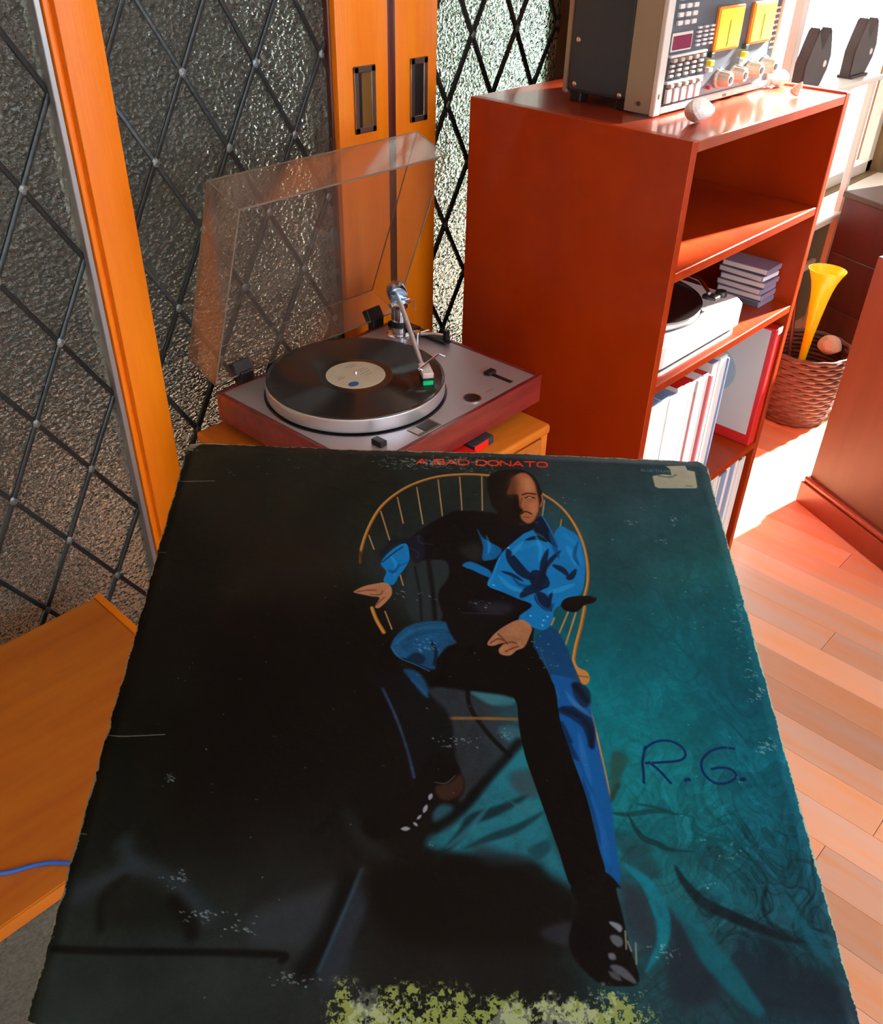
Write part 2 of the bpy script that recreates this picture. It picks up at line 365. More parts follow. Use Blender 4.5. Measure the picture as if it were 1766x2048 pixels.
# door_3: right leaf, set back on its own track
d3 = thing('door_3', None, None, kind='structure')
stile(d3, -.083, -.060, .592, .66, MT['darkwood']); stile(d3, -.060, .056, .598, .66, MT['stile'])  # dark strip fills the gap between leaves, its shade put into the colour
pull(d3, .004, -.008, .598, MT['blackp'], .046)
leaded(d3, .056, .470, Z0, Z1, .115, .0688, .138, .1215, .625)
rails(d3, .056, .470, .598, .66, MT['stile'])
stile(d3, .470, .545, .475, .66, MT['stile_brown'])  # post made deeper to block sun coming over the bookcase

# ------------------------------------------------------------------ bookcase
W_, D_, TH = .588, .462, .018
bk = thing('bookcase', 'tall cherry-red open bookcase carrying a rack amplifier, records and a white turntable', 'bookcase', (0, 0, -1.16))
def B(n, lo, hi, m='case', bev=.0015): return box(n, (lo[0], lo[1], lo[2]+1.16), (hi[0], hi[1], hi[2]+1.16), MT[m], bk, bev)
B('side_panel', (0, 0, -1.16), (TH, D_, 0)); B('side_panel', (W_-TH, 0, -1.16), (W_, D_, .003))
B('top', (TH, .0008, -.019), (W_-TH, D_, -.0005), 'case_top'); B('back_panel', (TH, D_-.006, -1.13), (W_-TH, D_, -.019))
for z in (-.2137, -.4268, -.7768): B('shelf', (TH, .001, z-.018), (W_-TH, D_-.006, z))
B('base_panel', (TH, .001, -1.13), (W_-TH, D_-.006, -1.112)); B('kickboard', (TH, .02, -1.16), (W_-TH, .036, -1.13))

# ------------------------------------------------------------------ rack amplifier on top
am = thing('amplifier', 'blue-black rack amplifier with grey front, amber meters and beige knobs', 'amplifier', (.10, .14, 0))
def A(n, lo, hi, m, par=None, bev=.001, seg=1):
    return box(n, (lo[0]-.10, lo[1]-.14, lo[2]), (hi[0]-.10, hi[1]-.14, hi[2]), MT[m], par or am, bev, seg)
A('casing', (.103, .196, .016), (.527, .325, .262), 'navy', bev=.007, seg=2)
A('rear_flange', (.108, .325, .012), (.522, .338, .262), 'tan', bev=.003)
A('side_frame', (.100, .145, .003), (.104, .197, .265), 'tan'); A('side_frame', (.526, .145, .003), (.530, .197, .265), 'tan')
A('chassis', (.104, .150, .004), (.526, .196, .262), 'tan')
A('rack_ear', (.099, .136, .001), (.1195, .146, .266), 'ivory', bev=.002, seg=2); A('rack_ear', (.512, .136, .001), (.531, .146, .266), 'ivory', bev=.002, seg=2)
A('front_panel', (.1195, .141, .003), (.512, .150, .264), 'panel')
A('bottom_lip', (.1195, .1365, .002), (.512, .142, .014), 'ivory', bev=.002)
for xx in (.125, .49):
    for yy in (.21, .31): A('rubber_foot', (xx-.012, yy-.012, 0), (xx+.012, yy+.012, .016), 'blackp')
for yy, zz in ((.306, .03), (.306, .10), (.306, .235), (.21, .024)):
    lathe('screw', [(.0045, 0), (.0045, .0015), (.002, .0028)], MT['chrome'], am, 12, Matrix.Translation((.003, yy-.14, zz)) @ Matrix.Rotation(-math.pi/2, 4, 'Y'))
lathe('screw', [(.004, 0), (.004, .001)], MT['pull'], am, 12, Matrix.Translation((-.0003, .028, .018)) @ Matrix.Rotation(-math.pi/2, 4, 'Y'))
box('ear_slot', (.0055, -.0045, .028), (.0095, -.0035, .036), MT['blackp'], am, .0005)
dsp = A('display', (.129, .1385, .096), (.193, .1415, .124), 'ivory'); A('display_window', (.131, .1375, .099), (.190, .139, .120), 'magenta', dsp)
def Y90(x, z, y=.141): return Matrix.Translation((x-.10, y-.14, z)) @ Matrix.Rotation(math.pi/2, 4, 'X')
for i in range(3):
    for j in range(5):
        A('button', (.206+i*.021, .1355, .099+j*.0066), (.218+i*.021, .141, .1025+j*.0066), 'white', bev=.0008)
for i in range(3):
    for j in range(6): A('button', (.135+i*.022, .1355, .135+j*.012), (.149+i*.022, .141, .142+j*.012), 'white', bev=.0008)
for z0_, hgt in ((.054, .036), (.017, .033)):
    A('slider_frame', (.126, .1335, z0_+hgt-.002), (.244, .1415, z0_+hgt+.002), 'white')
    for k in range(5):
        xx = .130+k*.0235
        A('slider_slot', (xx, .139, z0_), (xx+.017, .1415, z0_+hgt-.002), 'blackp')
        if z0_ > .04:
            A('fader_cap', (xx+.003, .131, z0_+.027), (xx+.014, .141, z0_+.033), 'knob')
            for q in range(3): A('button', (xx+.003, .1345, z0_+.004+q*.0078), (xx+.014, .141, z0_+.0078+q*.0078), 'white', bev=.0006)
        else:
            A('fader_cap', (xx+.003, .130, z0_+.025), (xx+.014, .141, z0_+.031), 'knob')
            A('fader_plate', (xx+.001, .134, z0_+.001), (xx+.0165, .140, z0_+.023), 'white', bev=.001)
for (a, b, c, d) in ((.270, .352, .088, .150), (.396, .476, .089, .150)):
    r = A('meter', (a-.004, .134, c-.004), (b+.004, .142, d+.004), 'meterrim', bev=.002); A('meter_face', (a, .1325, c), (b, .1345, d), 'amber', r)
    A('meter_needle', (a+.035, .1318, c+.002), (a+.0365, .1326, c+.045), 'ink', r)
for xx, zz in ((.2635, .0665), (.3865, .069)):
    A('cap_button', (xx-.005, .132, zz+.010), (xx+.006, .141, zz+.018), 'navy'); A('yellow_button', (xx-.006, .130, zz-.003), (xx+.006, .141, zz+.006), 'yellow'); A('button', (xx-.007, .131, zz-.0125), (xx+.006, .141, zz-.006), 'white')
for xx, zz in ((.312, .0385), (.366, .040), (.428, .042), (.484, .043)):
    k = lathe('knob', [(.0165, 0), (.0165, .003), (.0135, .006), (.0128, .022), (.0105, .026), (0.009, .0262)], MT['knob'], am, 60, Y90(xx, zz), lambda q, n: .045*math.cos(q*2*math.pi*12/n))
    lathe('knob_cap', [(.0062, 0), (.0055, .001)], MT['blackp'], k, 20, Y90(xx, zz, .1148))
lathe('led', [(.003, 0), (.003, .004), (.0015, .006)], MT['red'], am, 14, Y90(.279, .026))
for i in range(2):
    for j in range(8): A('label_mark', (.494+i*.009, .1402, .07+j*.0095), (.500+i*.009, .1412, .0735+j*.0095), 'white', bev=0)
for xx in (.25, .333, .337, .342, .455, .47): A('panel_mark', (xx, .1355, .0055), (xx+.003, .1366, .0095), 'ink', bev=0)

tag(rock('quartz_lump', (.128, .066, 0), (.034, .024, .019), MT['quartz'], 3), 'white quartz lump on the bookcase top in front of the amplifier', 'stone')
tag(rock('quartz_lump', (.545, .135, 0.0), (.028, .022, .016), MT['quartz'], 8), 'larger white stone at the far right corner of the bookcase top', 'stone')
sh = lathe('sea_shell', [(.003, 0), (.009, .001), (.0105, .005), (.008, .009), (.0085, .011), (.0055, .015), (.006, .0165), (.003, .021), (.001, .025)], MT['shell'], None, 20, Matrix.Rotation(.5, 4, 'X'))
sh.location = (.47, .062, .004); tag(sh, 'small pinkish spiral shell near the front edge of the bookcase top', 'shell')

# ------------------------------------------------------------------ white turntable on the second shelf
wt = thing('turntable', 'white turntable with a silver platter inside the bookcase, beside the plastic cases', 'turntable', (.028, .018, -.4268))
bm = bmesh.new(); pl = []
def rrect(x0, y0, x1, y1, rs, n=10):
    out = []
    for (cx, cy, r, a0) in ((x0+rs[0], y0+rs[0], rs[0], 180), (x1-rs[1], y0+rs[1], rs[1], 270), (x1-rs[2], y1-rs[2], rs[2], 0), (x0+rs[3], y1-rs[3], rs[3], 90)):
        for k in range(n+1): a = math.radians(a0+90*k/n); out.append((cx+r*math.cos(a), cy+r*math.sin(a)))
    return out
def slab(name, outline, z0, z1, m, parent, bev=.003):
    bm = bmesh.new(); vs = [bm.verts.new((x, y, z0)) for x, y in outline]; f = bm.faces.new(vs)
    r = bmesh.ops.extrude_face_region(bm, geom=[f]); nv = [v for v in r['geom'] if isinstance(v, bmesh.types.BMVert)]
    for v in nv: v.co.z = z1
    bmesh.ops.recalc_face_normals(bm, faces=bm.faces)
    if bev: 
        es = [e for e in bm.edges if all(abs(v.co.z-z1) < 1e-6 for v in e.verts)]
        bmesh.ops.bevel(bm, geom=es, offset=bev, segments=2, affect='EDGES')
    return link(name, bm, m, parent, True)
slab('base_tray', rrect(.01, .006, .34, .335, (.03, .05, .02, .02)), .004, .012, MT['blackp'], wt, 0)
slab('plinth', rrect(0, 0, .352, .345, (.04, .035, .02, .02)), .014, .062, MT['white'], wt, .006)
slab('base_plate', rrect(.0, .0, .345, .34, (.04, .05, .02, .02)), .0, .005, MT['white'], wt, .001)
Tt = Matrix.Translation((.150, .168, 0))
lathe('platter', [(.148, .060), (.149, .064), (.149, .074), (.146, .077)], MT['silver'], wt, 72, Tt)
lathe('platter_ring', [(.1515, .0625), (.1515, .0635), (.150, .064)], MT['blackp'], wt, 72, Tt)
ar = thing('tonearm', None, None); ar.parent = wt
lathe('pivot_post', [(.022, .060), (.022, .072), (.016, .075), (.014, .092), (.010, .095)], MT['white'], ar, 32, Matrix.Translation((.315, .20, 0)))
tube('arm_tube', [(.315, .225, .098), (.315, .20, .097), (.300, .09, .092), (.262, .045, .086)], .0042, MT['chrome'], ar)
box('headshell', (.245, .022, .078), (.266, .052, .087), MT['blackp'], ar); lathe('counterweight', [(.013, -.014), (.014, 0), (.013, .014)], MT['chrome_blue'], ar, 24, Matrix.Translation((.315, .245, .098)) @ Matrix.Rotation(math.pi/2, 4, 'X'))
lathe('speed_knob', [(.012, .061), (.012, .070), (.010, .073)], MT['blackp'], wt, 24, Matrix.Translation((.325, .05, 0)))
r_ = lathe('vinyl_record', [(.1505, 0), (.1510, .001), (.1505, .002)], MT['vinyl'], None, 72); r_.location = (.178, .186, -.3496)
tag(r_, 'black record lying on the white turntable in the bookcase', 'record')

# stack of six clear plastic cases
def case_(x, y, z, rz, k):
    words = ['topmost', 'second from the top', 'third from the top', 'third from the bottom', 'second from the bottom', 'lowest'][k]
    t = thing('plastic_case', 'clear plastic case with white insert, %s of the small shelf stack' % words, 'case', (x, y, z), rz, 'clear plastic cases stacked beside the white turntable')
    box('case_shell', (-.034, -.0535, 0), (.034, .0535, .0125), MT['clearcase'], t, .0012)
    box('insert_card', (-.0348, -.050, .0025), (-.0338, .050, .0115), MT['white'] if k not in (5,) else MT['panel'], t, 0)
    box('lid_edge', (-.033, -.0542, .0025 if k % 2 else .006), (.033, -.0534, .011), MT['white'] if k == 1 else MT['clearcase'], t, 0)
for k in range(6): case_(.533+[.002, -.001, .0, -.002, .001, 0][k], .096+[0, .003, -.002, .002, 0, .001][k], -.4268+(5-k)*.0142, [.03, -.05, .04, -.02, .03, 0][k], k)

# records standing in the bookcase
def sleeve(x, th, h, d, y, z, m, lab, lean=0, grp='records standing in the bookcase', top=None):
    t = thing('record_sleeve', lab, 'record', (x, y, z), 0, grp); t.rotation_euler = (0, lean, 0)
    box('cover', (0, 0, 0), (th, d, h), m, t, .0006)
    box('spine', (.0001, -.0006, .001), (th-.0001, .0002, h-.001), m, t, 0)
    box('open_top', (.0006, .002, h-.0002), (th-.0006, d-.002, h+.0006), top or MT['panel'], t, 0)
    return t
bluec = mat('pale_blue_card', (.22, .34, .55), .5); palecard = mat('white_card', (.95, .95, .95), .45); redc = mat('bright_red_card', (.72, .02, .02), .45); pinkc = mat('dusty_pink_card', (.60, .13, .16), .5)
tops = {'b': bluec, 'r': redc, 'w': palecard}
x = .0195; k = 0; rows = []
seq = ['w']*7+['b']*0
names3 = [('thick white box-set spine', 'w', .030, .293, 'b'), ('thick white spine with blue top edge', 'w', .028, .292, 'b'), ('white spine', 'w', .024, .293, 'b'), ('white spine with a blue top', 'w', .026, .291, 'b'), ('white spine with a red torn top', 'w', .020, .300, 'r'), ('white spine with a bright red top', 'w', .020, .297, 'r'), ('narrow white spine with red top edge', 'w', .018, .293, 'r'), ('white spine beside the first pink one', 'w', .018, .290, 'r'),
          ('thin dusty-pink spine', 'p', .006, .262, 'w'), ('broad white spine between the two pink ones', 'w', .026, .286, 'w'), ('white spine left of the second pink one', 'w', .020, .288, 'r'), ('second thin pink spine, right of the broad white ones', 'p', .008, .282, 'w'), ('white spine with blue card behind', 'w', .026, .303, 'b'), ('wide white spine at the right end of the upright row', 'w', .030, .308, 'w'), ('narrow blue-edged spine closing the row', 'b', .004, .300, 'w')]
pos_words = ['at the far left', 'second from the left', 'third from the left', 'fourth from the left', 'fifth from the left', 'sixth from the left', 'seventh from the left', 'eighth from the left', '', '', '', '', '', '', '']
for k, (nm, c, th, h, tp) in enumerate(names3):
    sleeve(x, th, h, .30, .012+random.uniform(-.003, .004), -.7768, {'w': palecard, 'b': bluec, 'p': pinkc}[c], ('record with %s %s, third compartment' % (nm, pos_words[k])).replace(' ,', ','), top=tops[tp]); x += th+.0006
# box with a white face and red border at the right end
t = thing('record_box', 'record box with white face, red border and pale blue circle at the right end', 'record', (.535, .004, -.7768), 0)
box('case_body', (0, 0, 0), (.030, .305, .300), redc, t, .003, 2)
box('cover_print', (-.0006, .012, .028), (.0002, .30, .295), palecard, t, 0)
lathe('printed_circle', [(.055, 0), (.055, .0004)], mat('pale_blue_ink', (.55, .72, .85), .5), t, 48, Matrix.Translation((-.0008, .125, .165)) @ Matrix.Rotation(-math.pi/2, 4, 'Y'))
box('corner_cap', (.006, -.0012, .285), (.030, .004, .302), palecard, t, .002)
# bottom compartment
x = .03; xs = 0
while x < .556:
    th = [.012, .02, .008, .026, .015, .010, .022][xs % 7]; c = [palecard, LP[1], bluec, LP[2], palecard, LP[3], LP[0]][(xs*3) % 7]; 
    if x > .44: c = [palecard, LP[0], bluec, palecard, LP[7]][xs % 5]
    if x+th > .562: break
    nm = {palecard.name: 'white', LP[1].name: 'cool white', bluec.name: 'pale blue', LP[2].name: 'warm white', LP[3].name: 'dark red', LP[0].name: 'off-white', LP[7].name: 'bright white'}[c.name]
    sleeve(x, th, .302+.004*math.sin(xs*2.1), .30, .010+.003*math.sin(xs), -1.112, c, 'record with %s spine in the bottom compartment, number %s from its left end' % (nm, ['one', 'two', 'three', 'four', 'five', 'six', 'seven', 'eight', 'nine', 'ten', 'eleven', 'twelve', 'thirteen', 'fourteen', 'fifteen', 'sixteen', 'seventeen', 'eighteen', 'nineteen', 'twenty', 'twenty-one', 'twenty-two', 'twenty-three', 'twenty-four', 'twenty-five', 'twenty-six', 'twenty-seven', 'twenty-eight', 'twenty-nine', 'thirty', 'thirty-one', 'thirty-two', 'thirty-three', 'thirty-four', 'thirty-five'][xs]), grp='records in the bottom compartment')
    x += th+.0008; xs += 1

# ------------------------------------------------------------------ beech cabinet carrying the front turntable
cb = thing('cabinet', 'low orange beech cabinet under the mahogany turntable', 'cabinet', (-.63, .095, -1.16))
CW, CD, CH = .458, .415, .695
box('top', (-.002, -.004, CH-.020), (CW+.002, CD, CH), MT['orange'], cb, .006, 3, smooth=True)
box('side_panel', (0, 0, .03), (.018, CD-.004, CH-.020), MT['orange'], cb); box('side_panel', (CW-.018, 0, .03), (CW, CD-.004, CH-.020), MT['orange'], cb)
box('back_panel', (.018, CD-.014, .03), (CW-.018, CD-.006, CH-.020), MT['orange'], cb); box('plinth_board', (.01, .02, 0), (CW-.01, CD-.02, .03), MT['darkwood'], cb)
for k in range(2):
    dr = box('door', (.020+k*(CW-.04)/2, -.002, .034), (.018+(k+1)*(CW-.04)/2, .016, CH-.024), MT['cab'], cb)
    lathe('knob', [(.006, 0), (.006, .012), (.013, .018), (.010, .024)], MT['brass'], dr, 24, Matrix.Translation((CW/2+(-.03 if k == 0 else .03), -.002, .36)) @ Matrix.Rotation(math.pi/2, 4, 'X'))
bx = thing('small_box', 'small navy box with a bright red side under the front turntable corner', 'box', (-.346, .118, -.465), .05)
box('carton', (0, 0, 0), (.052, .030, .016), MT['navy'], bx, .001); box('red_side', (-.0008, -.0008, .001), (.036, .0002, .0155), MT['red'], bx, 0)
box('red_flap', (-.028, -.006, 0), (-.001, .026, .010), MT['red'], bx, .001)

# ------------------------------------------------------------------ mahogany turntable
tt = thing('turntable', 'mahogany turntable with silver plate and raised clear cover, on the beech cabinet', 'turntable', (-.3701, .313, -.3958), .0284)
w2, d2_, PH = .22, .18, .052
fr = bmesh.new()
for lo, hi in (((-w2, -d2_, -PH), (w2, -d2_+.009, .001)), ((-w2, d2_-.009, -PH), (w2, d2_, .001)), ((-w2, -d2_+.009, -PH), (-w2+.009, d2_-.009, .001)), ((w2-.009, -d2_+.009, -PH), (w2, d2_-.009, .001))): abox(fr, lo, hi, .0012)
link('plinth', fr, MT['plinth'], tt)
box('bottom_board', (-w2+.009, -d2_+.009, -PH+.004), (w2-.009, d2_-.009, -PH+.010), MT['blackp'], tt, 0)
box('top_plate', (-w2+.010, -d2_+.010, -.004), (w2-.010, d2_-.010, .0005), MT['plate'], tt, .0006)
for sx in (-1, 1):
    for sy in (-1, 1): lathe('foot', [(.018, -.0692), (.020, -.064), (.018, -PH+.002)], MT['blackp'], tt, 24, Matrix.Translation((sx*.18, sy*.14, 0)))
px, py = -.0485, .0167; Tp = Matrix.Translation((px, py, 0))
lathe('platter_shade', [(.1560, .0005), (.1560, .0012)], MT['blackp'], tt, 72, Tp)  # black disc showing past the platter, its recess shadow put in as colour
lathe('platter', [(.1490, .003), (.1515, .004), (.1522, .006), (.1522, .0262), (.1512, .0275), (.149, .028)], MT['silver'], tt, 96, Tp)
lathe('spindle', [(.0036, .026), (.0036, .0335), (.002, .0365)], MT['chrome'], tt, 20, Tp)
# arm assembly
ta = thing('tonearm', None, None); ta.parent = tt
P0 = Vector((.163, .118, 0))
lathe('arm_base', [(.024, .0005), (.024, .006), (.020, .008)], MT['chrome'], ta, 36, Matrix.Translation(P0))
lathe('arm_pillar', [(.0135, .006), (.0135, .020), (.0150, .021), (.0150, .034), (.0135, .035), (.0135, .058), (.017, .060), (.017, .066), (.011, .070)], MT['chrome'], ta, 36, Matrix.Translation(P0))
lathe('pillar_band', [(.0155, .0215), (.0155, .033)], MT['blackp'], ta, 36, Matrix.Translation(P0))
hd = Vector((.031, -.066, .046)); pv = P0+Vector((0, 0, .074)); dr_ = (hd-pv).normalized()
tube('arm_tube', [pv-dr_*.012, pv, hd+Vector((0.004, .008, .001)), hd], .0044, MT['silver'], ta, 14)
Mq = dr_.to_track_quat('Z', 'Y').to_matrix().to_4x4()
lathe('counterweight', [(.010, -.018), (.0175, -.016), (.0185, -.010), (.0185, .008), (.0165, .013), (.010, .015)], MT['chrome_blue'], ta, 36, Matrix.Translation(pv-dr_*.022+Vector((0, 0, .002))) @ Mq)
tube('bearing_yoke', [pv+Vector((-.02, .004, -.008)), pv+Vector((.024, -.004, -.008))], .0045, MT['chrome'], ta)
tube('antiskate_wire', [pv+Vector((.02, -.004, -.008)), pv+Vector((.034, -.006, -.010)), pv+Vector((.036, -.008, -.03))], .0014, MT['chrome'], ta)
Th = Matrix.Translation(hd) @ Matrix.Rotation(math.atan2(dr_.y, dr_.x)-math.pi/2+math.pi, 4, 'Z')
hs = box('headshell', (-.010, -.040, -.004), (.010, .002, .006), MT['silver'], ta, .0015, T=Th)
box('cartridge', (-.009, -.037, -.017), (.009, -.010, -.005), MT['blackp'], ta, .001, T=Th); box('stylus_guard', (-.009, -.040, -.0165), (.009, -.032, -.0085), MT['green'], ta, .001, T=Th)
tube('finger_lift', [Th @ Vector((-.008, -.028, .006)), Th @ Vector((-.014, -.028, .009)), hd+Vector((.040, .002, .008)), hd+Vector((.050, -.004, .002))], .0018, MT['chrome'], ta)
lathe('arm_rest', [(.005, .0005), (.005, .026), (.007, .028), (.007, .032)], MT['chrome'], ta, 20, Matrix.Translation((.150, .060, 0)))
tube('cueing_lever', [(.172, .084, .012), (.196, .056, .014), (.202, .040, .013)], .0028, MT['chrome'], ta); tube('cueing_rod', [(.145, .085, .012), (.20, .075, .012)], .0035, MT['chrome'], ta)
box('arm_bracket', (.178, .100, .0005), (.206, .165, .012), MT['blackp'], ta, .002); box('bracket_arm', (.186, .020, .003), (.204, .10, .009), MT['blackp'], ta, .002)
box('bracket_post', (.198, .028, .003), (.208, .038, .026), MT['blackp'], ta, .001)
# controls
box('switch_slot', (.1555, -.158, .0004), (.1645, -.105, .0012), MT['blackp'], tt, 0); box('switch_knob', (.149, -.116, .0010), (.170, -.103, .007), MT['blackp'], tt, .001)
kb = lathe('adapter_hole', [(.0165, .0003), (.0165, .0018), (.0140, .0018)], MT['chrome'], tt, 36, Matrix.Translation((.066, -.146, 0))); lathe('hole_bottom', [(.0135, .0016), (.0135, .0024)], MT['vinyl'], kb, 36, Matrix.Translation((.066, -.146, 0)))
sw = box('strobe_window', (-.088, -.168, .0003), (-.036, -.140, .0016), MT['pull'], tt, .0004, T=Matrix.Rotation(0, 4, 'Z')); box('strobe_glass', (-.070, -.164, .0012), (-.040, -.144, .0022), MT['blackp'], sw, 0)
for k in range(4): box('strobe_mark', (-.085+k*.0034, -.162, .0012), (-.0832+k*.0034, -.146, .0020), MT['white'], sw, 0)
box('pitch_tab', (-.156, -.150, .0005), (-.142, -.128, .010), MT['blackp'], tt, .001)
box('printed_line', (.10, -.150, .0004), (.12, -.149, .0007), MT['ink'], tt, 0)
# clear cover standing on its two hinges
PHI, SK, LD, tk = 1.2073, .073, .342, .0028
lid = thing('dust_cover', None, None, (0, d2_, .015)); lid.parent = tt; tag(lid, 'clear brownish acrylic dust cover, raised')
dirv = Vector((0, -math.cos(PHI), math.sin(PHI))); nv = Vector((0, math.sin(PHI), math.cos(PHI)))
TL = Matrix((Vector((1, 0, 0)), dirv, nv)).transposed().to_4x4()      # local: x across, y along the lid, z out of its mouth plane to the plate
box('cover_plate', (-w2, 0, SK-tk), (w2, LD, SK), MT['acrylic'], lid, 0, T=TL)
box('cover_side', (-w2, 0, 0), (-w2+tk, LD, SK-tk), MT['acrylic'], lid, 0, T=TL); box('cover_side', (w2-tk, 0, 0), (w2, LD, SK-tk), MT['acrylic'], lid, 0, T=TL)
box('cover_front', (-w2+tk, LD-tk, 0), (w2-tk, LD, SK-tk), MT['acrylic'], lid, 0, T=TL); box('cover_rear', (-w2+tk, 0, 0), (w2-tk, tk, SK-tk), MT['acrylic'], lid, 0, T=TL)
bm = bmesh.new()
E_ = [((-w2, 0, -.0006), (-w2+tk, LD, .0004)), ((w2-tk, 0, -.0006), (w2, LD, .0004)), ((-w2, LD-tk, -.0006), (w2, LD, .0004)), ((-w2, 0, -.0006), (w2, tk, .0004)),
      ((-w2-.0003, LD-.001, SK-.001), (w2+.0003, LD+.0003, SK+.0003)), ((-w2-.0003, 0, SK-.001), (-w2+.001, LD, SK+.0003)), ((w2-.001, 0, SK-.001), (w2+.0003, LD, SK+.0003)), ((-w2, -.0003, SK-.001), (w2, .001, SK+.0003)),
      ((-w2-.0003, LD-.001, 0), (-w2+.001, LD+.0003, SK)), ((w2-.001, LD-.001, 0), (w2+.0003, LD+.0003, SK)), ((-w2-.0003, -.0003, 0), (-w2+.001, .001, SK))]
for lo, hi in E_: abox(bm, lo, hi, 0, 1, TL)
link('polished_edges', bm, MT['acredge'], lid)
for sx in (-.155, .165):
    h = thing('hinge', None, None, (sx, d2_, 0)); h.parent = tt
    box('hinge_base', (-.014, -.006, -.012), (.014, .012, .020), MT['blackp'], h, .002)
    box('hinge_clamp', (-.019, -.004, 0), (.019, .012, .026), MT['blackp'], h, .002, T=Matrix.Translation((0, 0, .013)) @ Matrix.Rotation(-.55, 4, 'X'))
# record on it
rc = thing('vinyl_record', 'black record with cream label playing on the mahogany turntable', 'record', Vector((-.3701, .313, -.3958))+Matrix.Rotation(.0284, 3, 'Z') @ Vector((px, py, .028)), .0284)
prof = [(.1500, 0), (.1510, .0009), (.1505, .0018), (.147, .0016)]
r = .146
while r > .062:
    prof += [(r, .0016), (r-.0006, .00135)]; r -= .0012
prof += [(.060, .0017), (.052, .0018), (.050, .0016)]
lathe('disc', prof, MT['vinyl'], rc, 128)
lb = lathe('paper_label', [(.0505, .0012), (.0505, .0019)], MT['label'], rc, 64)
lathe('label_emblem', [(.0085, .0019), (.0085, .00205)], MT['labelblue'], lb, 28, Matrix.Translation((-.026, -.022, 0)) @ Matrix.Diagonal((1.15, .9, 1, 1)))
bm = bmesh.new(); rr = random.Random(5)
for (a, y, L_) in ((.004, .031, .022), (.010, .025, .016), (.008, .008, .020), (.012, .002, .017), (.006, -.006, .020), (.010, -.014, .014), (-.034, .006, .016), (-.030, .012, .010)):
    xx = a
    while xx < a+L_:
        q = rr.uniform(.0012, .0034); abox(bm, (xx, y, .0019), (xx+q, y+.0014, .00205)); xx += q+.0009
link('label_lines', bm, MT['ink'], lb)

# ------------------------------------------------------------------ low wooden cabinet at the left
lc = thing('cabinet', 'low orange wooden box with grey cloth front and lipped edge, in the left corner', 'cabinet', (-1.32, .055, -1.16))
lw, ld_, lh = .462, .466, .46
slab('top', rrect(0, 0, lw-.012, ld_-.003, (.02, .006, .004, .004)), lh-.024, lh-.001, MT['cab'], lc, .002)
box('edge_lip', (lw-.0125, .004, lh-.024), (lw, ld_, lh+.0015), MT['stile'], lc, .0015)
box('side_panel', (0, .01, .02), (.018, ld_-.01, lh-.024), MT['cab'], lc); box('side_panel', (lw-.022, .01, .02), (lw-.004, ld_-.01, lh-.024), MT['cab'], lc)
box('back_panel', (.018, ld_-.02, .02), (lw-.022, ld_-.012, lh-.024), MT['cab'], lc); box('base_panel', (.0, .01, 0), (lw-.004, ld_-.01, .02), MT['darkwood'], lc)
box('cloth_front', (.004, -.002, .004), (lw-.004, .018, lh-.0245), MT['rug'], lc, .004)
cp = [Vector((-1.30, .182, -.698)), Vector((-1.25, .145, -.698)), Vector((-1.21, .116, -.698)), Vector((-1.185, .103, -.698)), Vector((-1.16, .083, -.698)), Vector((-1.12, .03, -.7)), Vector((-1.10, -.01, -.75)), Vector((-1.09, -.02, -.95)), Vector((-1.07, -.03, -1.154)), Vector((-.98, -.08, -1.156))]
pts = []
for i in range(len(cp)-1):
    for k in range(6):
        t_ = k/6; a, b, c_, d = cp[max(i-1, 0)], cp[i], cp[i+1], cp[min(i+2, len(cp)-1)]
        pts.append(.5*((2*b)+(-a+c_)*t_+(2*a-5*b+4*c_-d)*t_*t_+(-a+3*b-3*c_+d)*t_**3))
tag(tube('cord', pts, .0026, MT['bluecord'], None, 8), 'thin blue braided cord lying across the low cabinet in the left corner', 'cord')
rg = box('rug', (-1.75, -.75, -1.16), (-.95, .45, -1.150), MT['rug'], None, .004); tag(rg, 'grey speckled rug on the floor below the left cabinet', 'rug')

# ------------------------------------------------------------------ tall speaker cabinet at the right edge
th_ = math.atan2(-.9017, -.4323)
sp = thing('floor_cabinet', 'reddish-brown wooden cabinet with stepped skirting standing at the right edge', 'cabinet', (1.0, .003, -1.16), th_)
# local x runs along the visible face, local y points into the body
box('body', (.012, .018, .085), (.60, .40, .74), MT['spk'], sp, .002); box('skirting', (0, 0, 0), (.612, .41, .070), MT['skirt'], sp, .002)
box('skirting_moulding', (.004, .004, .070), (.608, .406, .088), MT['skirt'], sp, .006, 3, smooth=True)
# dark red chest behind it
ch = thing('chest', 'dark red wooden chest behind the brown cabinet, under the bright window', 'chest', (1.86, .12, -1.16), -.35)
box('body', (0, 0, .03), (.42, .34, .60), MT['darkwood'], ch, .002); box('top', (-.008, -.008, .60), (.43, .345, .62), MT['spk'], ch, .003); box('base', (.01, .01, 0), (.41, .33, .03), MT['blackp'], ch)
for z in (.22, .41): box('drawer_front', (.015, -.006, z-.17), (.405, .002, z), MT['darkwood'], ch, .002); box('drawer_front', (-.006, .015, z-.17), (.002, .325, z), MT['darkwood'], ch, .002)

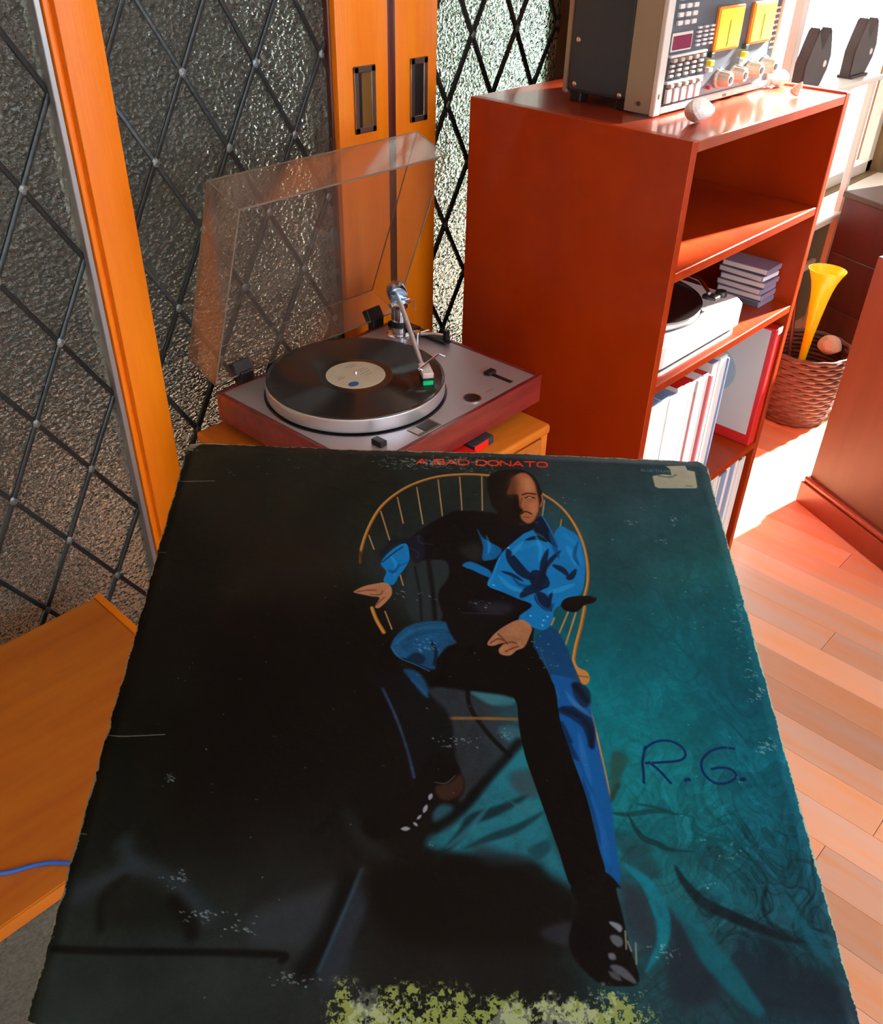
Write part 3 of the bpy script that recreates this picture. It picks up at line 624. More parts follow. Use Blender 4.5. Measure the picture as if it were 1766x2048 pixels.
# ------------------------------------------------------------------ basket with the yellow horn
bs = thing('basket', 'round brown woven basket on the floor holding a yellow horn', 'basket', (1.5, .255, -1.16))
bm = bmesh.new(); nR = 17
for j in range(nR):
    z = .009+j*.0148; r = .104+.030*math.sin(min(1, z/.26)*1.9)
    pts = [(r*math.cos(a)+(.0028*math.sin(a*14+(j % 2)*math.pi))*math.cos(a), r*math.sin(a)+(.0028*math.sin(a*14+(j % 2)*math.pi))*math.sin(a), z) for a in [2*math.pi*k/84 for k in range(84)]]
    rings = []
    for k, p in enumerate(pts):
        a = 2*math.pi*k/84; u = Vector((math.cos(a), math.sin(a), 0)); rings.append([bm.verts.new(Vector(p)+u*.0072*math.cos(q*math.pi/3)+Vector((0, 0, .0082*math.sin(q*math.pi/3)))) for q in range(6)])
    for k in range(84):
        for q in range(6): bm.faces.new((rings[k][q], rings[(k+1) % 84][q], rings[(k+1) % 84][(q+1) % 6], rings[k][(q+1) % 6]))
bmesh.ops.recalc_face_normals(bm, faces=bm.faces)
tag(link('woven_coils', bm, MT['basket'], bs, True), kind='stuff')
lathe('basket_floor', [(.102, 0), (.102, .008)], MT['basket'], bs, 40)
hn = thing('horn', 'bright yellow plastic trumpet horn standing bell up in the basket', 'horn', (1.482, .264, -1.145)); hn.rotation_euler = (.0, .037, 0)
hp = [(.0075, 0), (.0085, .02), (.0095, .12), (.012, .20), (.016, .28), (.022, .34), (.0275, .39), (.033, .425), (.040, .452), (.049, .474), (.057, .488), (.0585, .492)]
bm = bmesh.new(); rings = []
full = hp+[(r-.002, z) for r, z in hp[::-1]]
for (r, z) in full: rings.append([bm.verts.new((r*math.cos(2*math.pi*k/40), r*math.sin(2*math.pi*k/40), z)) for k in range(40)])
for a, b in zip(rings[:-1], rings[1:]):
    for k in range(40): bm.faces.new((a[k], a[(k+1) % 40], b[(k+1) % 40], b[k]))
bmesh.ops.recalc_face_normals(bm, faces=bm.faces); link('bell', bm, MT['horn'], hn, True)
lathe('mouthpiece', [(.011, -.004), (.012, .006), (.009, .012)], MT['horn'], hn, 24)
tag(tube('walking_stick', [(1.45, .275, -1.13), (1.485, .32, -.86), (1.51, .36, -.64)], .006, MT['darkwood'], None), 'thin dark wooden stick leaning in the basket behind the horn', 'stick')
cl = rock('cloth_bundle', (1.575, .215, -.945), (.045, .040, .032), MT['felt'], 21); tag(cl, 'bundled beige cloth lying in the top of the basket', 'cloth')

# ------------------------------------------------------------------ two-pointed ornaments on the window sill
def ornament(loc, lab, s=1.0, rz=0):
    t = thing('ornament', lab, 'ornament', loc, rz)
    o = [(-.075, 0), (.055, 0), (.088, .045), (.094, .085), (.070, .128), (.056, .165), (.040, .128), (.014, .098), (-.012, .128), (-.030, .170), (-.052, .120), (-.078, .075)]
    bm = bmesh.new(); aprism(bm, [(x*s, z*s) for x, z in o], -.018, .018); bmesh.ops.bevel(bm, geom=bm.edges[:], offset=.004, segments=2, affect='EDGES'); link('figure', bm, MT['grey'], t, True)
    lathe('white_disc', [(.010*s, 0), (.009*s, .002)], MT['white'], t, 20, Matrix.Translation((.055*s, -.018, .065*s)) @ Matrix.Rotation(math.pi/2, 4, 'X'))
    box('foot', (-.07*s, -.026, -.006), (.06*s, .026, 0.002), MT['grey'], t, .002)
# tall narrow stand carrying them beside the window
st = thing('plant_stand', 'white stand below the bright window carrying the two grey ornaments', 'stand', (1.46, .47, -1.16))
box('shelf', (0, 0, .955), (.66, .115, .972), MT['ivory'], st, .003)
for xx in (.02, .615):
    for yy in (.008, .085): box('leg', (xx, yy, 0), (xx+.022, yy+.022, .955), MT['ivory'], st, .002)
box('stretcher', (.03, .05, .30), (.63, .065, .33), MT['ivory'], st)
ornament((1.63, .525, -.182), 'grey two-pointed ornament with a white dot on the window stand')
ornament((2.00, .53, -.182), 'grey two-pointed ornament at the right end of the window stand', 1.0)
# ------------------------------------------------------------------ the record sleeve held in front: printed cover drawn into an image
S3 = [Vector((-1.0892, -.2830, .0455)), Vector((-.8722, -.5113, .0374)), Vector((-1.3132, -.4936, -.0231)), Vector((-1.0962, -.7218, -.0312))]   # its four corners
NP = 1600
def homog(src, dst):
    A = []
    for (x, y), (u, v) in zip(src, dst): A += [[x, y, 1, 0, 0, 0, -u*x, -u*y, -u], [0, 0, 0, x, y, 1, -v*x, -v*y, -v]]
    return np.linalg.svd(np.array(A, float))[2][-1].reshape(3, 3)
Hm = homog([(374.7, 882.8), (1414.7, 920.8), (34.2, 2078.9), (1740.6, 2107.6)], [(0, 0), (NP, 0), (0, NP), (NP, NP)])   # drawing units -> sheet
def sheet(P):
    P = np.asarray(P, float); q = np.c_[P, np.ones(len(P))] @ Hm.T; return q[:, :2]/q[:, 2:]
def fr(ox, oy, s): return lambda pts: [(ox+s*x, oy+s*y) for x, y in pts]
zA, zB, zC, zD, zE = fr(680, 880, .33975), fr(660, 1360, .37373), fr(1140, 1380, .35447), fr(40, 1480, .37373), fr(1140, 880, .35447)
def smooth_noise(n, cells, seed):
    g = np.random.default_rng(seed).random((cells+2, cells+2)); t = np.linspace(0, cells, n, endpoint=False); i = t.astype(int); f = t-i; f = f*f*(3-2*f)
    a = g[i][:, i]; b = g[i][:, i+1]; c = g[i+1][:, i]; d = g[i+1][:, i+1]; fx = f[None, :]; fy = f[:, None]
    return (a*(1-fx)+b*fx)*(1-fy)+(c*(1-fx)+d*fx)*fy
N1 = smooth_noise(NP, 14, 1)*.4+smooth_noise(NP, 45, 2)*.3+smooth_noise(NP, 150, 3)*.2+smooth_noise(NP, 500, 4)*.1
N2 = smooth_noise(NP, 30, 5)*.4+smooth_noise(NP, 110, 6)*.35+smooth_noise(NP, 380, 7)*.25
N3 = smooth_noise(NP, 60, 8)*.3+smooth_noise(NP, 220, 9)*.4+smooth_noise(NP, 700, 10)*.3
# background tone: a studio sheet falling from near-black at the left to teal at the right
ctrl = [(380, 890, 38, 35, 24), (600, 920, 34, 34, 26), (900, 930, 32, 36, 32), (1200, 930, 38, 48, 50), (1400, 940, 40, 60, 64), (500, 1000, 30, 27, 20), (700, 1020, 28, 28, 22), (1250, 1000, 38, 66, 70), (1380, 1020, 34, 70, 74),
        (350, 1120, 22, 20, 14), (560, 1120, 32, 24, 17), (850, 1080, 34, 40, 38), (1230, 1120, 32, 70, 74), (1400, 1120, 28, 84, 84), (300, 1300, 16, 15, 10), (550, 1300, 12, 9, 7), (700, 1300, 15, 12, 9), (900, 1150, 38, 46, 46), (1240, 1250, 10, 84, 92), (1450, 1230, 10, 90, 100), (1530, 1400, 8, 82, 94), (1250, 1400, 8, 108, 118),
        (250, 1500, 12, 14, 9), (500, 1500, 12, 9, 7), (720, 1480, 15, 11, 9), (1300, 1540, 14, 120, 124), (1560, 1560, 8, 98, 112), (200, 1700, 16, 19, 14), (400, 1650, 14, 12, 9), (650, 1650, 16, 14, 12), (1350, 1680, 18, 108, 116), (1620, 1700, 12, 78, 92), (180, 1850, 34, 40, 36), (380, 1850, 32, 38, 35), (600, 1780, 36, 36, 34), (850, 1800, 20, 15, 12), (1300, 1850, 34, 90, 96), (1560, 1850, 24, 74, 84), (1680, 1850, 24, 64, 74),
        (150, 1980, 42, 50, 46), (400, 1980, 42, 47, 45), (600, 1960, 40, 44, 44), (850, 1950, 30, 28, 25), (1050, 1930, 24, 20, 18), (1350, 1980, 34, 58, 64), (1600, 1990, 28, 58, 66), (1720, 2090, 26, 50, 58), (1000, 2080, 30, 34, 30), (300, 2080, 40, 46, 44)]
G = 100; gy, gx = np.mgrid[0:G, 0:G]; gp = np.stack([(gx+.5)*NP/G, (gy+.5)*NP/G], -1).reshape(-1, 2)
cs = sheet([c[:2] for c in ctrl]); cc = np.array([c[2:] for c in ctrl], float)
dd = ((gp[:, None]-cs[None])**2).sum(-1); wt_ = np.exp(-dd/(2*95.0**2))+1e-9/(dd+1); low = (wt_ @ cc)/wt_.sum(1, keepdims=True); low = low.reshape(G, G, 3)
t = np.clip((np.arange(NP)+.5)*G/NP-.5, 0, G-1.001); i = t.astype(int); f = (t-i)
a = low[i][:, i]; b = low[i][:, i+1]; c_ = low[i+1][:, i]; d = low[i+1][:, i+1]; fx = f[None, :, None]; fy = f[:, None, None]
img = (a*(1-fx)+b*fx)*(1-fy)+(c_*(1-fx)+d*fx)*fy
img *= (.80+.42*N1)[..., None]
YY, XX = np.mgrid[0:NP, 0:NP]
def blend(y0, y1, x0, x1, al, col):
    al = al[..., None]; img[y0:y1, x0:x1] = img[y0:y1, x0:x1]*(1-al)+np.array(col, float)*al
def curve(P, closed, n=5):
    P = np.asarray(P, float); m = len(P); out = []
    rng_ = range(m) if closed else range(m-1)
    for i in rng_:
        if closed: a, b, c, d = P[(i-1) % m], P[i], P[(i+1) % m], P[(i+2) % m]
        else: a, b, c, d = P[max(i-1, 0)], P[i], P[i+1], P[min(i+2, m-1)]
        for k in range(n):
            t = k/n; out.append(.5*((2*b)+(c-a)*t+(2*a-5*b+4*c-d)*t*t+(3*b-a-3*c+d)*t**3))
    if not closed: out.append(P[-1])
    return np.array(out)
def segdist(X, Y, P, closed):
    D = np.full(X.shape, 1e9); m = len(P)
    for i in range(m if closed else m-1):
        a, b = P[i], P[(i+1) % m]; e = b-a; L2 = (e@e)+1e-9
        t = np.clip(((X-a[0])*e[0]+(Y-a[1])*e[1])/L2, 0, 1); D = np.minimum(D, (X-a[0]-t*e[0])**2+(Y-a[1]-t*e[1])**2)
    return np.sqrt(D)
def poly(P, col, soft=1.2, alpha=1., sm=True, tex=0., n=4):
    P = sheet(P); P = curve(P, True, n) if sm else P
    pad = soft*2+2; x0, y0 = np.maximum(np.floor(P.min(0)-pad), 0).astype(int); x1, y1 = np.minimum(np.ceil(P.max(0)+pad), NP).astype(int)
    if x1 <= x0 or y1 <= y0: return
    step = 1 if soft < 6 else 3
    X = XX[y0:y1:step, x0:x1:step]+.5; Y = YY[y0:y1:step, x0:x1:step]+.5; ins = np.zeros(X.shape, bool); m = len(P)
    for i in range(m):
        a, b = P[i], P[(i+1) % m]
        if a[1] == b[1]: continue
        ins ^= ((a[1] > Y) != (b[1] > Y)) & (X < (b[0]-a[0])*(Y-a[1])/(b[1]-a[1])+a[0])
    D = segdist(X, Y, P, True); D = np.where(ins, D, -D); al = np.clip(D/soft*.5+.5, 0, 1); al = al*al*(3-2*al)
    if step > 1: al = np.repeat(np.repeat(al, step, 0), step, 1)[:y1-y0, :x1-x0]
    al = al*alpha
    if tex: al = al*np.clip(1-tex*1.6*(N2[y0:y1, x0:x1]-.35), 0, 1)
    blend(y0, y1, x0, x1, al, col)
def line(P, wd, col, soft=1.0, alpha=1., sm=True, tex=0.):
    P = sheet(P); P = curve(P, False, 5) if sm and len(P) > 2 else P
    pad = wd+soft*2+2; x0, y0 = np.maximum(np.floor(P.min(0)-pad), 0).astype(int); x1, y1 = np.minimum(np.ceil(P.max(0)+pad), NP).astype(int)
    if x1 <= x0 or y1 <= y0: return
    X = XX[y0:y1, x0:x1]+.5; Y = YY[y0:y1, x0:x1]+.5; D = segdist(X, Y, P, False)
    al = np.clip((wd/2-D)/soft*.5+.5, 0, 1); al = al*al*(3-2*al)*alpha
    if tex: al = al*np.clip(1-tex*1.6*(N2[y0:y1, x0:x1]-.3), 0, 1)
    blend(y0, y1, x0, x1, al, col)
BK = (11, 8, 7)
def fold(P, wd, col, soft=2., alpha=.9, tex=0., tip=.12):
    c = curve(np.asarray(P, float), False, 6) if len(P) > 2 else np.linspace(P[0], P[1], 7); n = len(c); t = np.gradient(c, axis=0); t /= np.hypot(*t.T)[:, None]+1e-9
    nn = np.stack([-t[:, 1], t[:, 0]], 1); wv = (wd*1.05)*(tip+(1-tip)*np.sin(np.pi*np.linspace(0, 1, n))**.8)[:, None]/2
    poly(np.r_[c+nn*wv, (c-nn*wv)[::-1]], col, soft, alpha, False, tex)
# crumpled teal paper: fine ridges and facets
def ridge(seed, cells, sh):
    a_ = smooth_noise(NP, cells, seed); b_ = smooth_noise(NP, cells*3, seed+1)
    return np.roll(a_+.35*b_, sh, 0)
px0 = sheet([(1560, 1800), (1000, 1690), (1400, 1250), (1250, 1000)])
for k, (seed, cells, th, am) in enumerate(((21, 9, .045, .34), (25, 16, .05, .26), (31, 28, .07, .2))):
    r0 = ridge(seed, cells, 0); r0 = r0[np.clip((YY*.55+XX*.42).astype(int) % NP, 0, NP-1), np.clip((XX*.75-YY*.35).astype(int) % NP, 0, NP-1)]
    m_ = np.exp(-((XX-px0[0, 0])**2/(430.**2)+(YY-px0[0, 1])**2/(330.**2)))+.35*np.exp(-((XX-px0[2, 0])**2/(300.**2)+(YY-px0[2, 1])**2/(420.**2)))
    d_ = np.abs((r0*2.2) % .5-.25)
    dark = np.clip(1-d_/th, 0, 1)*m_*am*np.clip(N1*2-.5, 0, 1)*1.4; img *= (1-np.clip(dark, 0, .8))[..., None]
    fac = ((r0*2.2) % .5-.25)*m_*.9*am*1.6; img *= (1+np.clip(fac, -.4, .5))[..., None]
for P, wd, col, sf, al in [([(230, 690), (330, 700), (500, 680), (600, 705)], 8, (18, 62, 66), 5, .8), ([(370, 640), (500, 665), (610, 705)], 5, (12, 66, 72), 3, .8), ([(330, 700), (370, 780), (420, 840), (500, 870), (560, 900), (700, 915)], 9, (16, 48, 54), 4, .85),
        ([(520, 690), (690, 715), (690, 790), (760, 830), (900, 860), (1060, 900), (1200, 950)], 5, (12, 76, 86), 4, .7), ([(940, 920), (1010, 960), (1100, 985)], 4, (16, 60, 70), 3, .8), ([(590, 990), (640, 1080), (740, 1195), (880, 1265), (1000, 1320), (1200, 1400), (1290, 1430)], 17, (22, 30, 36), 8, .95),
        ([(560, 930), (660, 930), (830, 960), (820, 1040)], 40, (26, 66, 72), 30, .6), ([(1060, 1400), (1150, 1500), (1240, 1600), (1400, 1660), (1600, 1740)], 44, (26, 34, 42), 26, .85), ([(1140, 790), (1220, 830), (1215, 890)], 4, (12, 56, 68), 3, .8), ([(1200, 1120), (1260, 1200), (1350, 1330)], 5, (14, 56, 66), 4, .7),
        ([(1260, 1110), (1330, 1130), (1360, 1180)], 5, (14, 52, 62), 4, .7), ([(1350, 1350), (1440, 1370), (1530, 1410)], 5, (14, 46, 56), 4, .7), ([(1250, 960), (1330, 970), (1420, 1000)], 6, (12, 46, 56), 4, .7), ([(250, 800), (330, 860), (470, 900)], 30, (30, 62, 66), 20, .6), ([(300, 900), (400, 960), (500, 1060)], 30, (34, 60, 66), 20, .6)]:
    fold(zC(P), wd*1.25, col, max(sf*.55, 2), al, tex=.35)
poly(zC([(270, 1080), (420, 1120), (480, 1240), (500, 1400), (430, 1480), (360, 1400), (300, 1250)]), (44, 48, 56), 26, .85)
poly(zC([(520, 1240), (620, 1290), (720, 1400), (745, 1500), (870, 1610), (780, 1770), (600, 1770), (540, 1560), (560, 1400)]), (34, 40, 50), 16, .85)
poly(zC([(940, 1400), (1060, 1480), (1250, 1640), (1600, 1735), (1620, 1860), (1100, 1840), (930, 1600)]), (30, 38, 48), 22, .75)
fold(zC([(310, 985), (430, 1090), (490, 1200), (525, 1310), (515, 1440), (430, 1590)]), 30, (10, 126, 142), 5, .9, .6); fold(zC([(560, 1160), (680, 1320), (780, 1480), (880, 1600), (980, 1720), (1080, 1830)]), 44, (16, 100, 112), 8, .8, .5, .3)
fold(zC([(1200, 1200), (1340, 1380), (1470, 1560)]), 24, (20, 100, 116), 8, .6, .4); fold(zC([(700, 1060), (880, 1170), (1060, 1250)]), 34, (22, 104, 116), 12, .5, .4)
# the lower left of the sheet
line(zD([(280, 830), (430, 760), (600, 680)]), 40, (50, 54, 60), 22, .75); line(zD([(560, 560), (600, 650), (760, 720), (900, 830), (1000, 950)]), 34, (48, 56, 60), 22, .7); line(zD([(430, 1000), (440, 850), (560, 740)]), 18, (12, 12, 9), 12, .8)
poly(zD([(520, 760), (700, 780), (860, 900), (900, 1010), (700, 1000), (480, 990), (450, 860)]), (22, 24, 19), 20, .8); line(zD([(820, 860), (900, 960), (920, 1030)]), 26, BK, 14, .8)
poly(zD([(1240, 930), (1500, 830), (1690, 760), (1560, 1040), (1440, 1110), (1240, 1100)]), (58, 62, 68), 24, .6); line(zD([(170, 1115), (500, 1128), (900, 1134), (1380, 1150), (1400, 1180)]), 14, (12, 13, 12), 5, .9)
line(zD([(1766, 760), (1720, 900), (1640, 1080), (1520, 1240)]), 40, (14, 12, 11), 18, .9)
poly(zB([(170, 1010), (230, 1040), (200, 1200), (120, 1400), (60, 1600), (-60, 1640), (0, 1400), (90, 1190)]), (46, 50, 58), 12, .85, tex=.3); line(zB([(170, 1015), (110, 1160), (0, 1420), (-60, 1560)]), 6, (60, 110, 128), 6, .55)
line(zB([(90, 720), (180, 860), (290, 940)]), 24, (40, 42, 42), 22, .6)
# paper between the chair legs
poly(zB([(540, 40), (970, 40), (1005, 140), (1020, 260), (1020, 370), (860, 500), (760, 580), (690, 640), (650, 250), (560, 130)]), (48, 54, 60), 8, .9, tex=.35)
poly(zB([(750, 48), (955, 44), (990, 120), (880, 135), (800, 100)]), (58, 124, 134), 6, .8, tex=.3); poly(zB([(900, 250), (1010, 255), (1015, 320), (940, 320)]), (52, 104, 116), 8, .7)
poly(zB([(1040, 370), (1110, 600), (1180, 830), (1300, 1090), (1310, 1120), (1180, 1060), (1090, 960), (800, 930), (560, 900), (520, 850), (640, 770), (770, 640), (900, 460)]), (34, 118, 132), 14, .92, tex=.3)
poly(zB([(550, 700), (600, 660), (660, 680), (640, 730), (560, 760)]), (38, 92, 106), 8, .8)
line(zB([(560, 790), (700, 690), (830, 540), (930, 430), (1010, 330)]), 20, (14, 14, 14), 9, .9); fold(zB([(560, 960), (700, 820), (760, 740), (900, 690), (1060, 610)]), 22, (18, 34, 38), 6, .9, .3); fold(zB([(720, 900), (860, 840), (1000, 790), (1150, 700)]), 16, (20, 50, 56), 5, .85, .3); fold(zB([(620, 900), (740, 800), (860, 660)]), 12, (50, 132, 144), 5, .6, .4); fold(zB([(960, 640), (1060, 700), (1130, 660)]), 10, (60, 110, 118), 3, .6, .4)
poly(zB([(960, 500), (1080, 480), (1110, 620), (1000, 600)]), (58, 62, 66), 12, .7); poly(zB([(1060, 900), (1160, 850), (1180, 900), (1110, 960)]), (26, 66, 74), 6, .8); poly(zB([(780, 880), (1000, 930), (1060, 960), (900, 1010), (820, 980)]), (40, 52, 58), 14, .8)
poly(zB([(200, 1010), (700, 960), (1080, 1010), (1310, 1130), (1330, 1300), (1280, 1420), (900, 1440), (400, 1400), (240, 1250)]), (17, 13, 11), 26, .92); poly(zB([(1120, 1340), (1290, 1290), (1280, 1415), (1180, 1400)]), (50, 52, 58), 10, .7)
line(zB([(735, 40), (752, 150), (850, 290), (960, 400)]), 11, (12, 12, 13), 3, .95)
# the chair back panel tone behind the spindles
poly(zA([(430, 700), (620, 700), (600, 900), (620, 990), (590, 1060), (420, 1060), (380, 860)]), (40, 46, 48), 8, .8); line(zA([(520, 700), (545, 880), (560, 1050)]), 12, (14, 14, 15), 6, .9); line(zA([(440, 740), (470, 900), (480, 1060)]), 6, (16, 16, 17), 4, .8)
WOOD, WD2 = (206, 140, 66), (150, 92, 36)
for P in ([(170, 560), (200, 640)], [(240, 420), (292, 585)], [(338, 338), (372, 488)], [(452, 280), (488, 492)], [(577, 236), (606, 472)], [(704, 222), (718, 416)], [(834, 220), (838, 416)], [(1203, 360), (1190, 455)], [(1303, 470), (1297, 508)], [(265, 1005), (305, 1110)], [(355, 790), (372, 850)]):
    line(zA(P), 4.2, (176, 132, 78), 1.2, .92, False)
for P in ([(1262, 1050), (1243, 1090)], [(1345, 1010), (1285, 1150)], [(1388, 1020), (1325, 1215)]): line(zA(P), 5, (190, 130, 76), 1.3, .95, False)
for P, wd in (([(122, 720), (124, 650), (150, 560), (192, 468), (250, 385), (338, 312), (440, 258), (560, 222), (680, 208), (800, 208), (900, 218)], 8.5), ([(1190, 322), (1270, 372), (1340, 440), (1398, 530), (1438, 630), (1458, 740), (1458, 840), (1438, 925)], 9), ([(188, 985), (215, 1055), (258, 1130)], 11), ([(1440, 985), (1418, 1100), (1388, 1215), (1372, 1310)], 10)):
    line(zA(P), wd, WD2, 1.6); line(zA([(x-3, y-3) for x, y in P]), wd*.5, WOOD, 2.2, .95)
line(zA([(120, 660), (126, 730)]), 10, (40, 30, 20), 8, .9, False)
poly(zA([(1372, 1290), (1400, 1340), (1450, 1365), (1470, 1405), (1455, 1440), (1400, 1442), (1372, 1400)]), (200, 132, 66), 2); line(zA([(1385, 1390), (1460, 1400)]), 4, (130, 78, 34), 2, .8)
line(zB([(1345, 30), (1400, 200), (1455, 420), (1500, 632)]), 7.5, (196, 134, 82), 1.6); line(zB([(640, 205), (820, 205), (1018, 210)]), 8, (140, 92, 44), 2, .95, tex=.3); line(zB([(1500, 640), (1540, 560)]), 10, (26, 26, 24), 5, .7, False)
poly(zC([(240, 345), (325, 380), (290, 470), (270, 560), (230, 620), (225, 480)]), (52, 74, 60), 6, .75, tex=.4)
# right side of the figure's leg in blue denim
poly(zA([(1140, 1230), (1180, 1130), (1260, 1110), (1325, 1205), (1370, 1320), (1420, 1440), (1452, 1560), (1300, 1560), (1230, 1400)]), (14, 62, 106), 3, 1, tex=.25)
poly(zB([(1165, -20), (1320, 10), (1385, 120), (1425, 300), (1472, 500), (1505, 660), (1535, 900), (1556, 1085), (1470, 1025), (1400, 700), (1290, 400), (1235, 290), (1200, 120)]), (12, 84, 150), 3, 1, tex=.2)
line(zB([(1250, 160), (1330, 190), (1390, 260), (1400, 350)]), 14, (14, 26, 46), 6, .85); line(zB([(1240, 230), (1290, 330)]), 9, (12, 30, 60), 5, .8, False); line(zB([(1310, 30), (1370, 110)]), 16, (14, 22, 34), 6, .9, False)
line(zB([(1330, 420), (1420, 640), (1480, 900), (1500, 1020)]), 5, (8, 60, 120), 5, .6); line(zA([(1180, 1240), (1240, 1400), (1290, 1520)]), 3, (60, 120, 150), 2, .5)
for P, wd, c2 in (([(1215, 160), (1300, 175), (1380, 240), (1405, 370)], 26, (10, 20, 40)), ([(1235, 260), (1280, 360), (1330, 430)], 14, (10, 26, 54)), ([(1300, 20), (1350, 80), (1372, 150)], 30, (12, 18, 32)), ([(1260, 60), (1310, 130), (1400, 200)], 9, (70, 120, 170)), ([(1330, 280), (1360, 420), (1400, 560)], 12, (40, 110, 180)), ([(1400, 600), (1450, 800), (1500, 1000)], 16, (26, 104, 178)), ([(1350, 520), (1410, 720), (1450, 880)], 10, (8, 52, 104))):
    fold(zB(P), wd, c2, 4, .7, .3)
# dark trouser front, hips and shin
poly(zA([(240, 1340), (300, 1280), (420, 1330), (520, 1370), (540, 1440), (1040, 1440), (1240, 1560), (1240, 1400), (1140, 1220), (1120, 1060), (880, 1000), (640, 980), (560, 1120), (330, 1150), (240, 1250)]), BK, 4)
poly(zB([(200, -30), (300, 80), (400, 300), (440, 560), (560, 420), (640, 420), (640, 200), (520, 60), (500, -20)]), (17, 16, 18), 8, .95)
poly(zB([(960, 0), (1175, -10), (1232, 220), (1292, 400), (1372, 620), (1442, 900), (1474, 1030), (1420, 1090), (1300, 1115), (1222, 900), (1132, 650), (1050, 420), (1012, 250), (1000, 130)]), BK, 2)
poly(zA([(300, 1210), (330, 1150), (400, 1092), (500, 1066), (620, 1066), (700, 1092), (765, 1150), (720, 1190), (640, 1210), (600, 1250), (565, 1300), (555, 1350), (480, 1330), (400, 1290), (330, 1270)]), (24, 84, 126), 4, 1, tex=.35)
for k in range(5): line(zA([(320+k*30, 1215-k*28), (420+k*30, 1165-k*22), (540+k*36, 1130-k*14), (690, 1130-k*8)]), 2.2, (12, 42, 72), 1.5, .55)
line(zA([(335, 1190), (420, 1125), (520, 1100), (610, 1100)]), 8, (44, 120, 160), 8, .5); poly(zA([(390, 1290), (440, 1250), (500, 1275), (480, 1320), (420, 1310)]), (12, 30, 48), 5, .8); line(zA([(540, 1190), (565, 1250), (555, 1320)]), 8, (12, 20, 30), 4, .9)
line(zA([(300, 1215), (350, 1280), (440, 1320), (525, 1360)]), 4, (58, 112, 150), 2, .7); poly(zA([(370, 1350), (450, 1360), (500, 1420), (520, 1480), (490, 1500), (430, 1430)]), (22, 78, 116), 6, .85)
line(zB([(282, 50), (330, 150), (375, 260), (420, 400), (450, 520)]), 6, (62, 84, 128), 4, .8, tex=.4); line(zB([(440, 0), (500, 60), (520, 90)]), 7, (34, 84, 132), 4, .7)
poly(zA([(700, 1180), (860, 1120), (900, 1180), (1030, 1290), (1150, 1240), (1220, 1560), (960, 1500), (560, 1440), (580, 1330), (640, 1240)]), BK, 6)
# upper body in shadow
poly(zA([(400, 600), (470, 530), (620, 440), (700, 418), (860, 425), (960, 450), (1060, 500), (1080, 620), (960, 720), (880, 860), (1120, 930), (1150, 1000), (1060, 1070), (960, 1120), (880, 1180), (700, 1200), (610, 1030), (578, 900), (640, 800), (620, 705), (470, 700), (400, 650)]), (15, 11, 12), 4)
poly(zA([(300, 590), (400, 575), (480, 560), (500, 680), (440, 720), (400, 640), (330, 600), (240, 690), (240, 650)]), (24, 24, 36), 5, .95); line(zA([(460, 560), (470, 600), (540, 610)]), 4, (52, 54, 80), 4, .7); line(zA([(410, 630), (460, 660), (455, 690)]), 3, (60, 62, 92), 3, .6)
poly(zA([(700, 640), (790, 600), (840, 640), (830, 700), (760, 700)]), (44, 42, 40), 14, .7); poly(zA([(790, 960), (960, 955), (1020, 990), (960, 1020), (830, 1010)]), (40, 40, 52), 14, .8); line(zA([(720, 1015), (960, 1022)]), 3, (58, 60, 78), 3, .6, False)
# blue shirt
SH, SD = (12, 118, 182), (10, 22, 44)
poly(zA([(240, 722), (290, 655), (355, 612), (395, 612), (410, 690), (385, 745), (350, 790), (312, 848), (256, 825), (272, 770)]), SH, 2, 1, tex=.15); line(zA([(250, 715), (310, 665), (370, 625)]), 4, (16, 30, 60), 2, .8); line(zA([(345, 740), (395, 715)]), 3, (12, 60, 110), 2, .7, False)
poly(zA([(868, 850), (900, 770), (935, 690), (985, 630), (1090, 545), (1125, 528), (1160, 560), (1225, 600), (1290, 512), (1345, 530), (1402, 568), (1432, 650), (1445, 750), (1425, 895), (1375, 925), (1320, 960), (1262, 1000), (1250, 1062), (1192, 1122), (1050, 1052), (1130, 975), (1050, 935), (950, 890)]), SH, 2, 1, tex=.15)
poly(zA([(808, 525), (850, 580), (950, 640), (925, 690), (880, 705), (838, 700), (842, 620)]), (12, 100, 160), 4, 1, tex=.3); poly(zA([(720, 735), (765, 712), (860, 750), (892, 780), (880, 806), (780, 762)]), (14, 112, 176), 3, .95)
poly(zA([(1138, 490), (1188, 448), (1226, 500), (1284, 625), (1240, 610), (1190, 560), (1150, 540)]), SD, 2); line(zA([(1188, 448), (1222, 500), (1284, 628)]), 5, (22, 110, 170), 2, .9); line(zA([(955, 530), (985, 560), (995, 605)]), 7, (20, 84, 130), 3, .8)
poly(zA([(940, 470), (1060, 500), (1140, 490), (1130, 530), (1060, 560), (990, 610), (900, 560)]), (16, 13, 18), 3, .95)
for P, wd in (([(985, 640), (1010, 700), (1080, 780), (1150, 820)], 13), ([(1225, 640), (1200, 720), (1190, 800), (1150, 880)], 9), ([(1130, 770), (1170, 820), (1230, 860)], 22), ([(1300, 650), (1230, 720), (1190, 790)], 6), ([(1250, 735), (1310, 765), (1345, 800)], 7), ([(1390, 760), (1360, 805), (1330, 810)], 8), ([(1150, 900), (1190, 940), (1230, 1000)], 16), ([(1060, 925), (1120, 880), (1200, 870)], 12), ([(1250, 890), (1230, 960), (1245, 1010)], 6), ([(1090, 590), (1160, 575), (1220, 600)], 5), ([(950, 770), (1010, 790), (1080, 830)], 4)):
    fold(zA(P), wd*1.5, SD, 2.5, .88)
line(zA([(1150, 905), (1170, 960), (1230, 1010)]), 3, (70, 130, 190), 2, .6); line(zA([(938, 690), (900, 800), (872, 850)]), 3, (60, 160, 215), 2, .6)
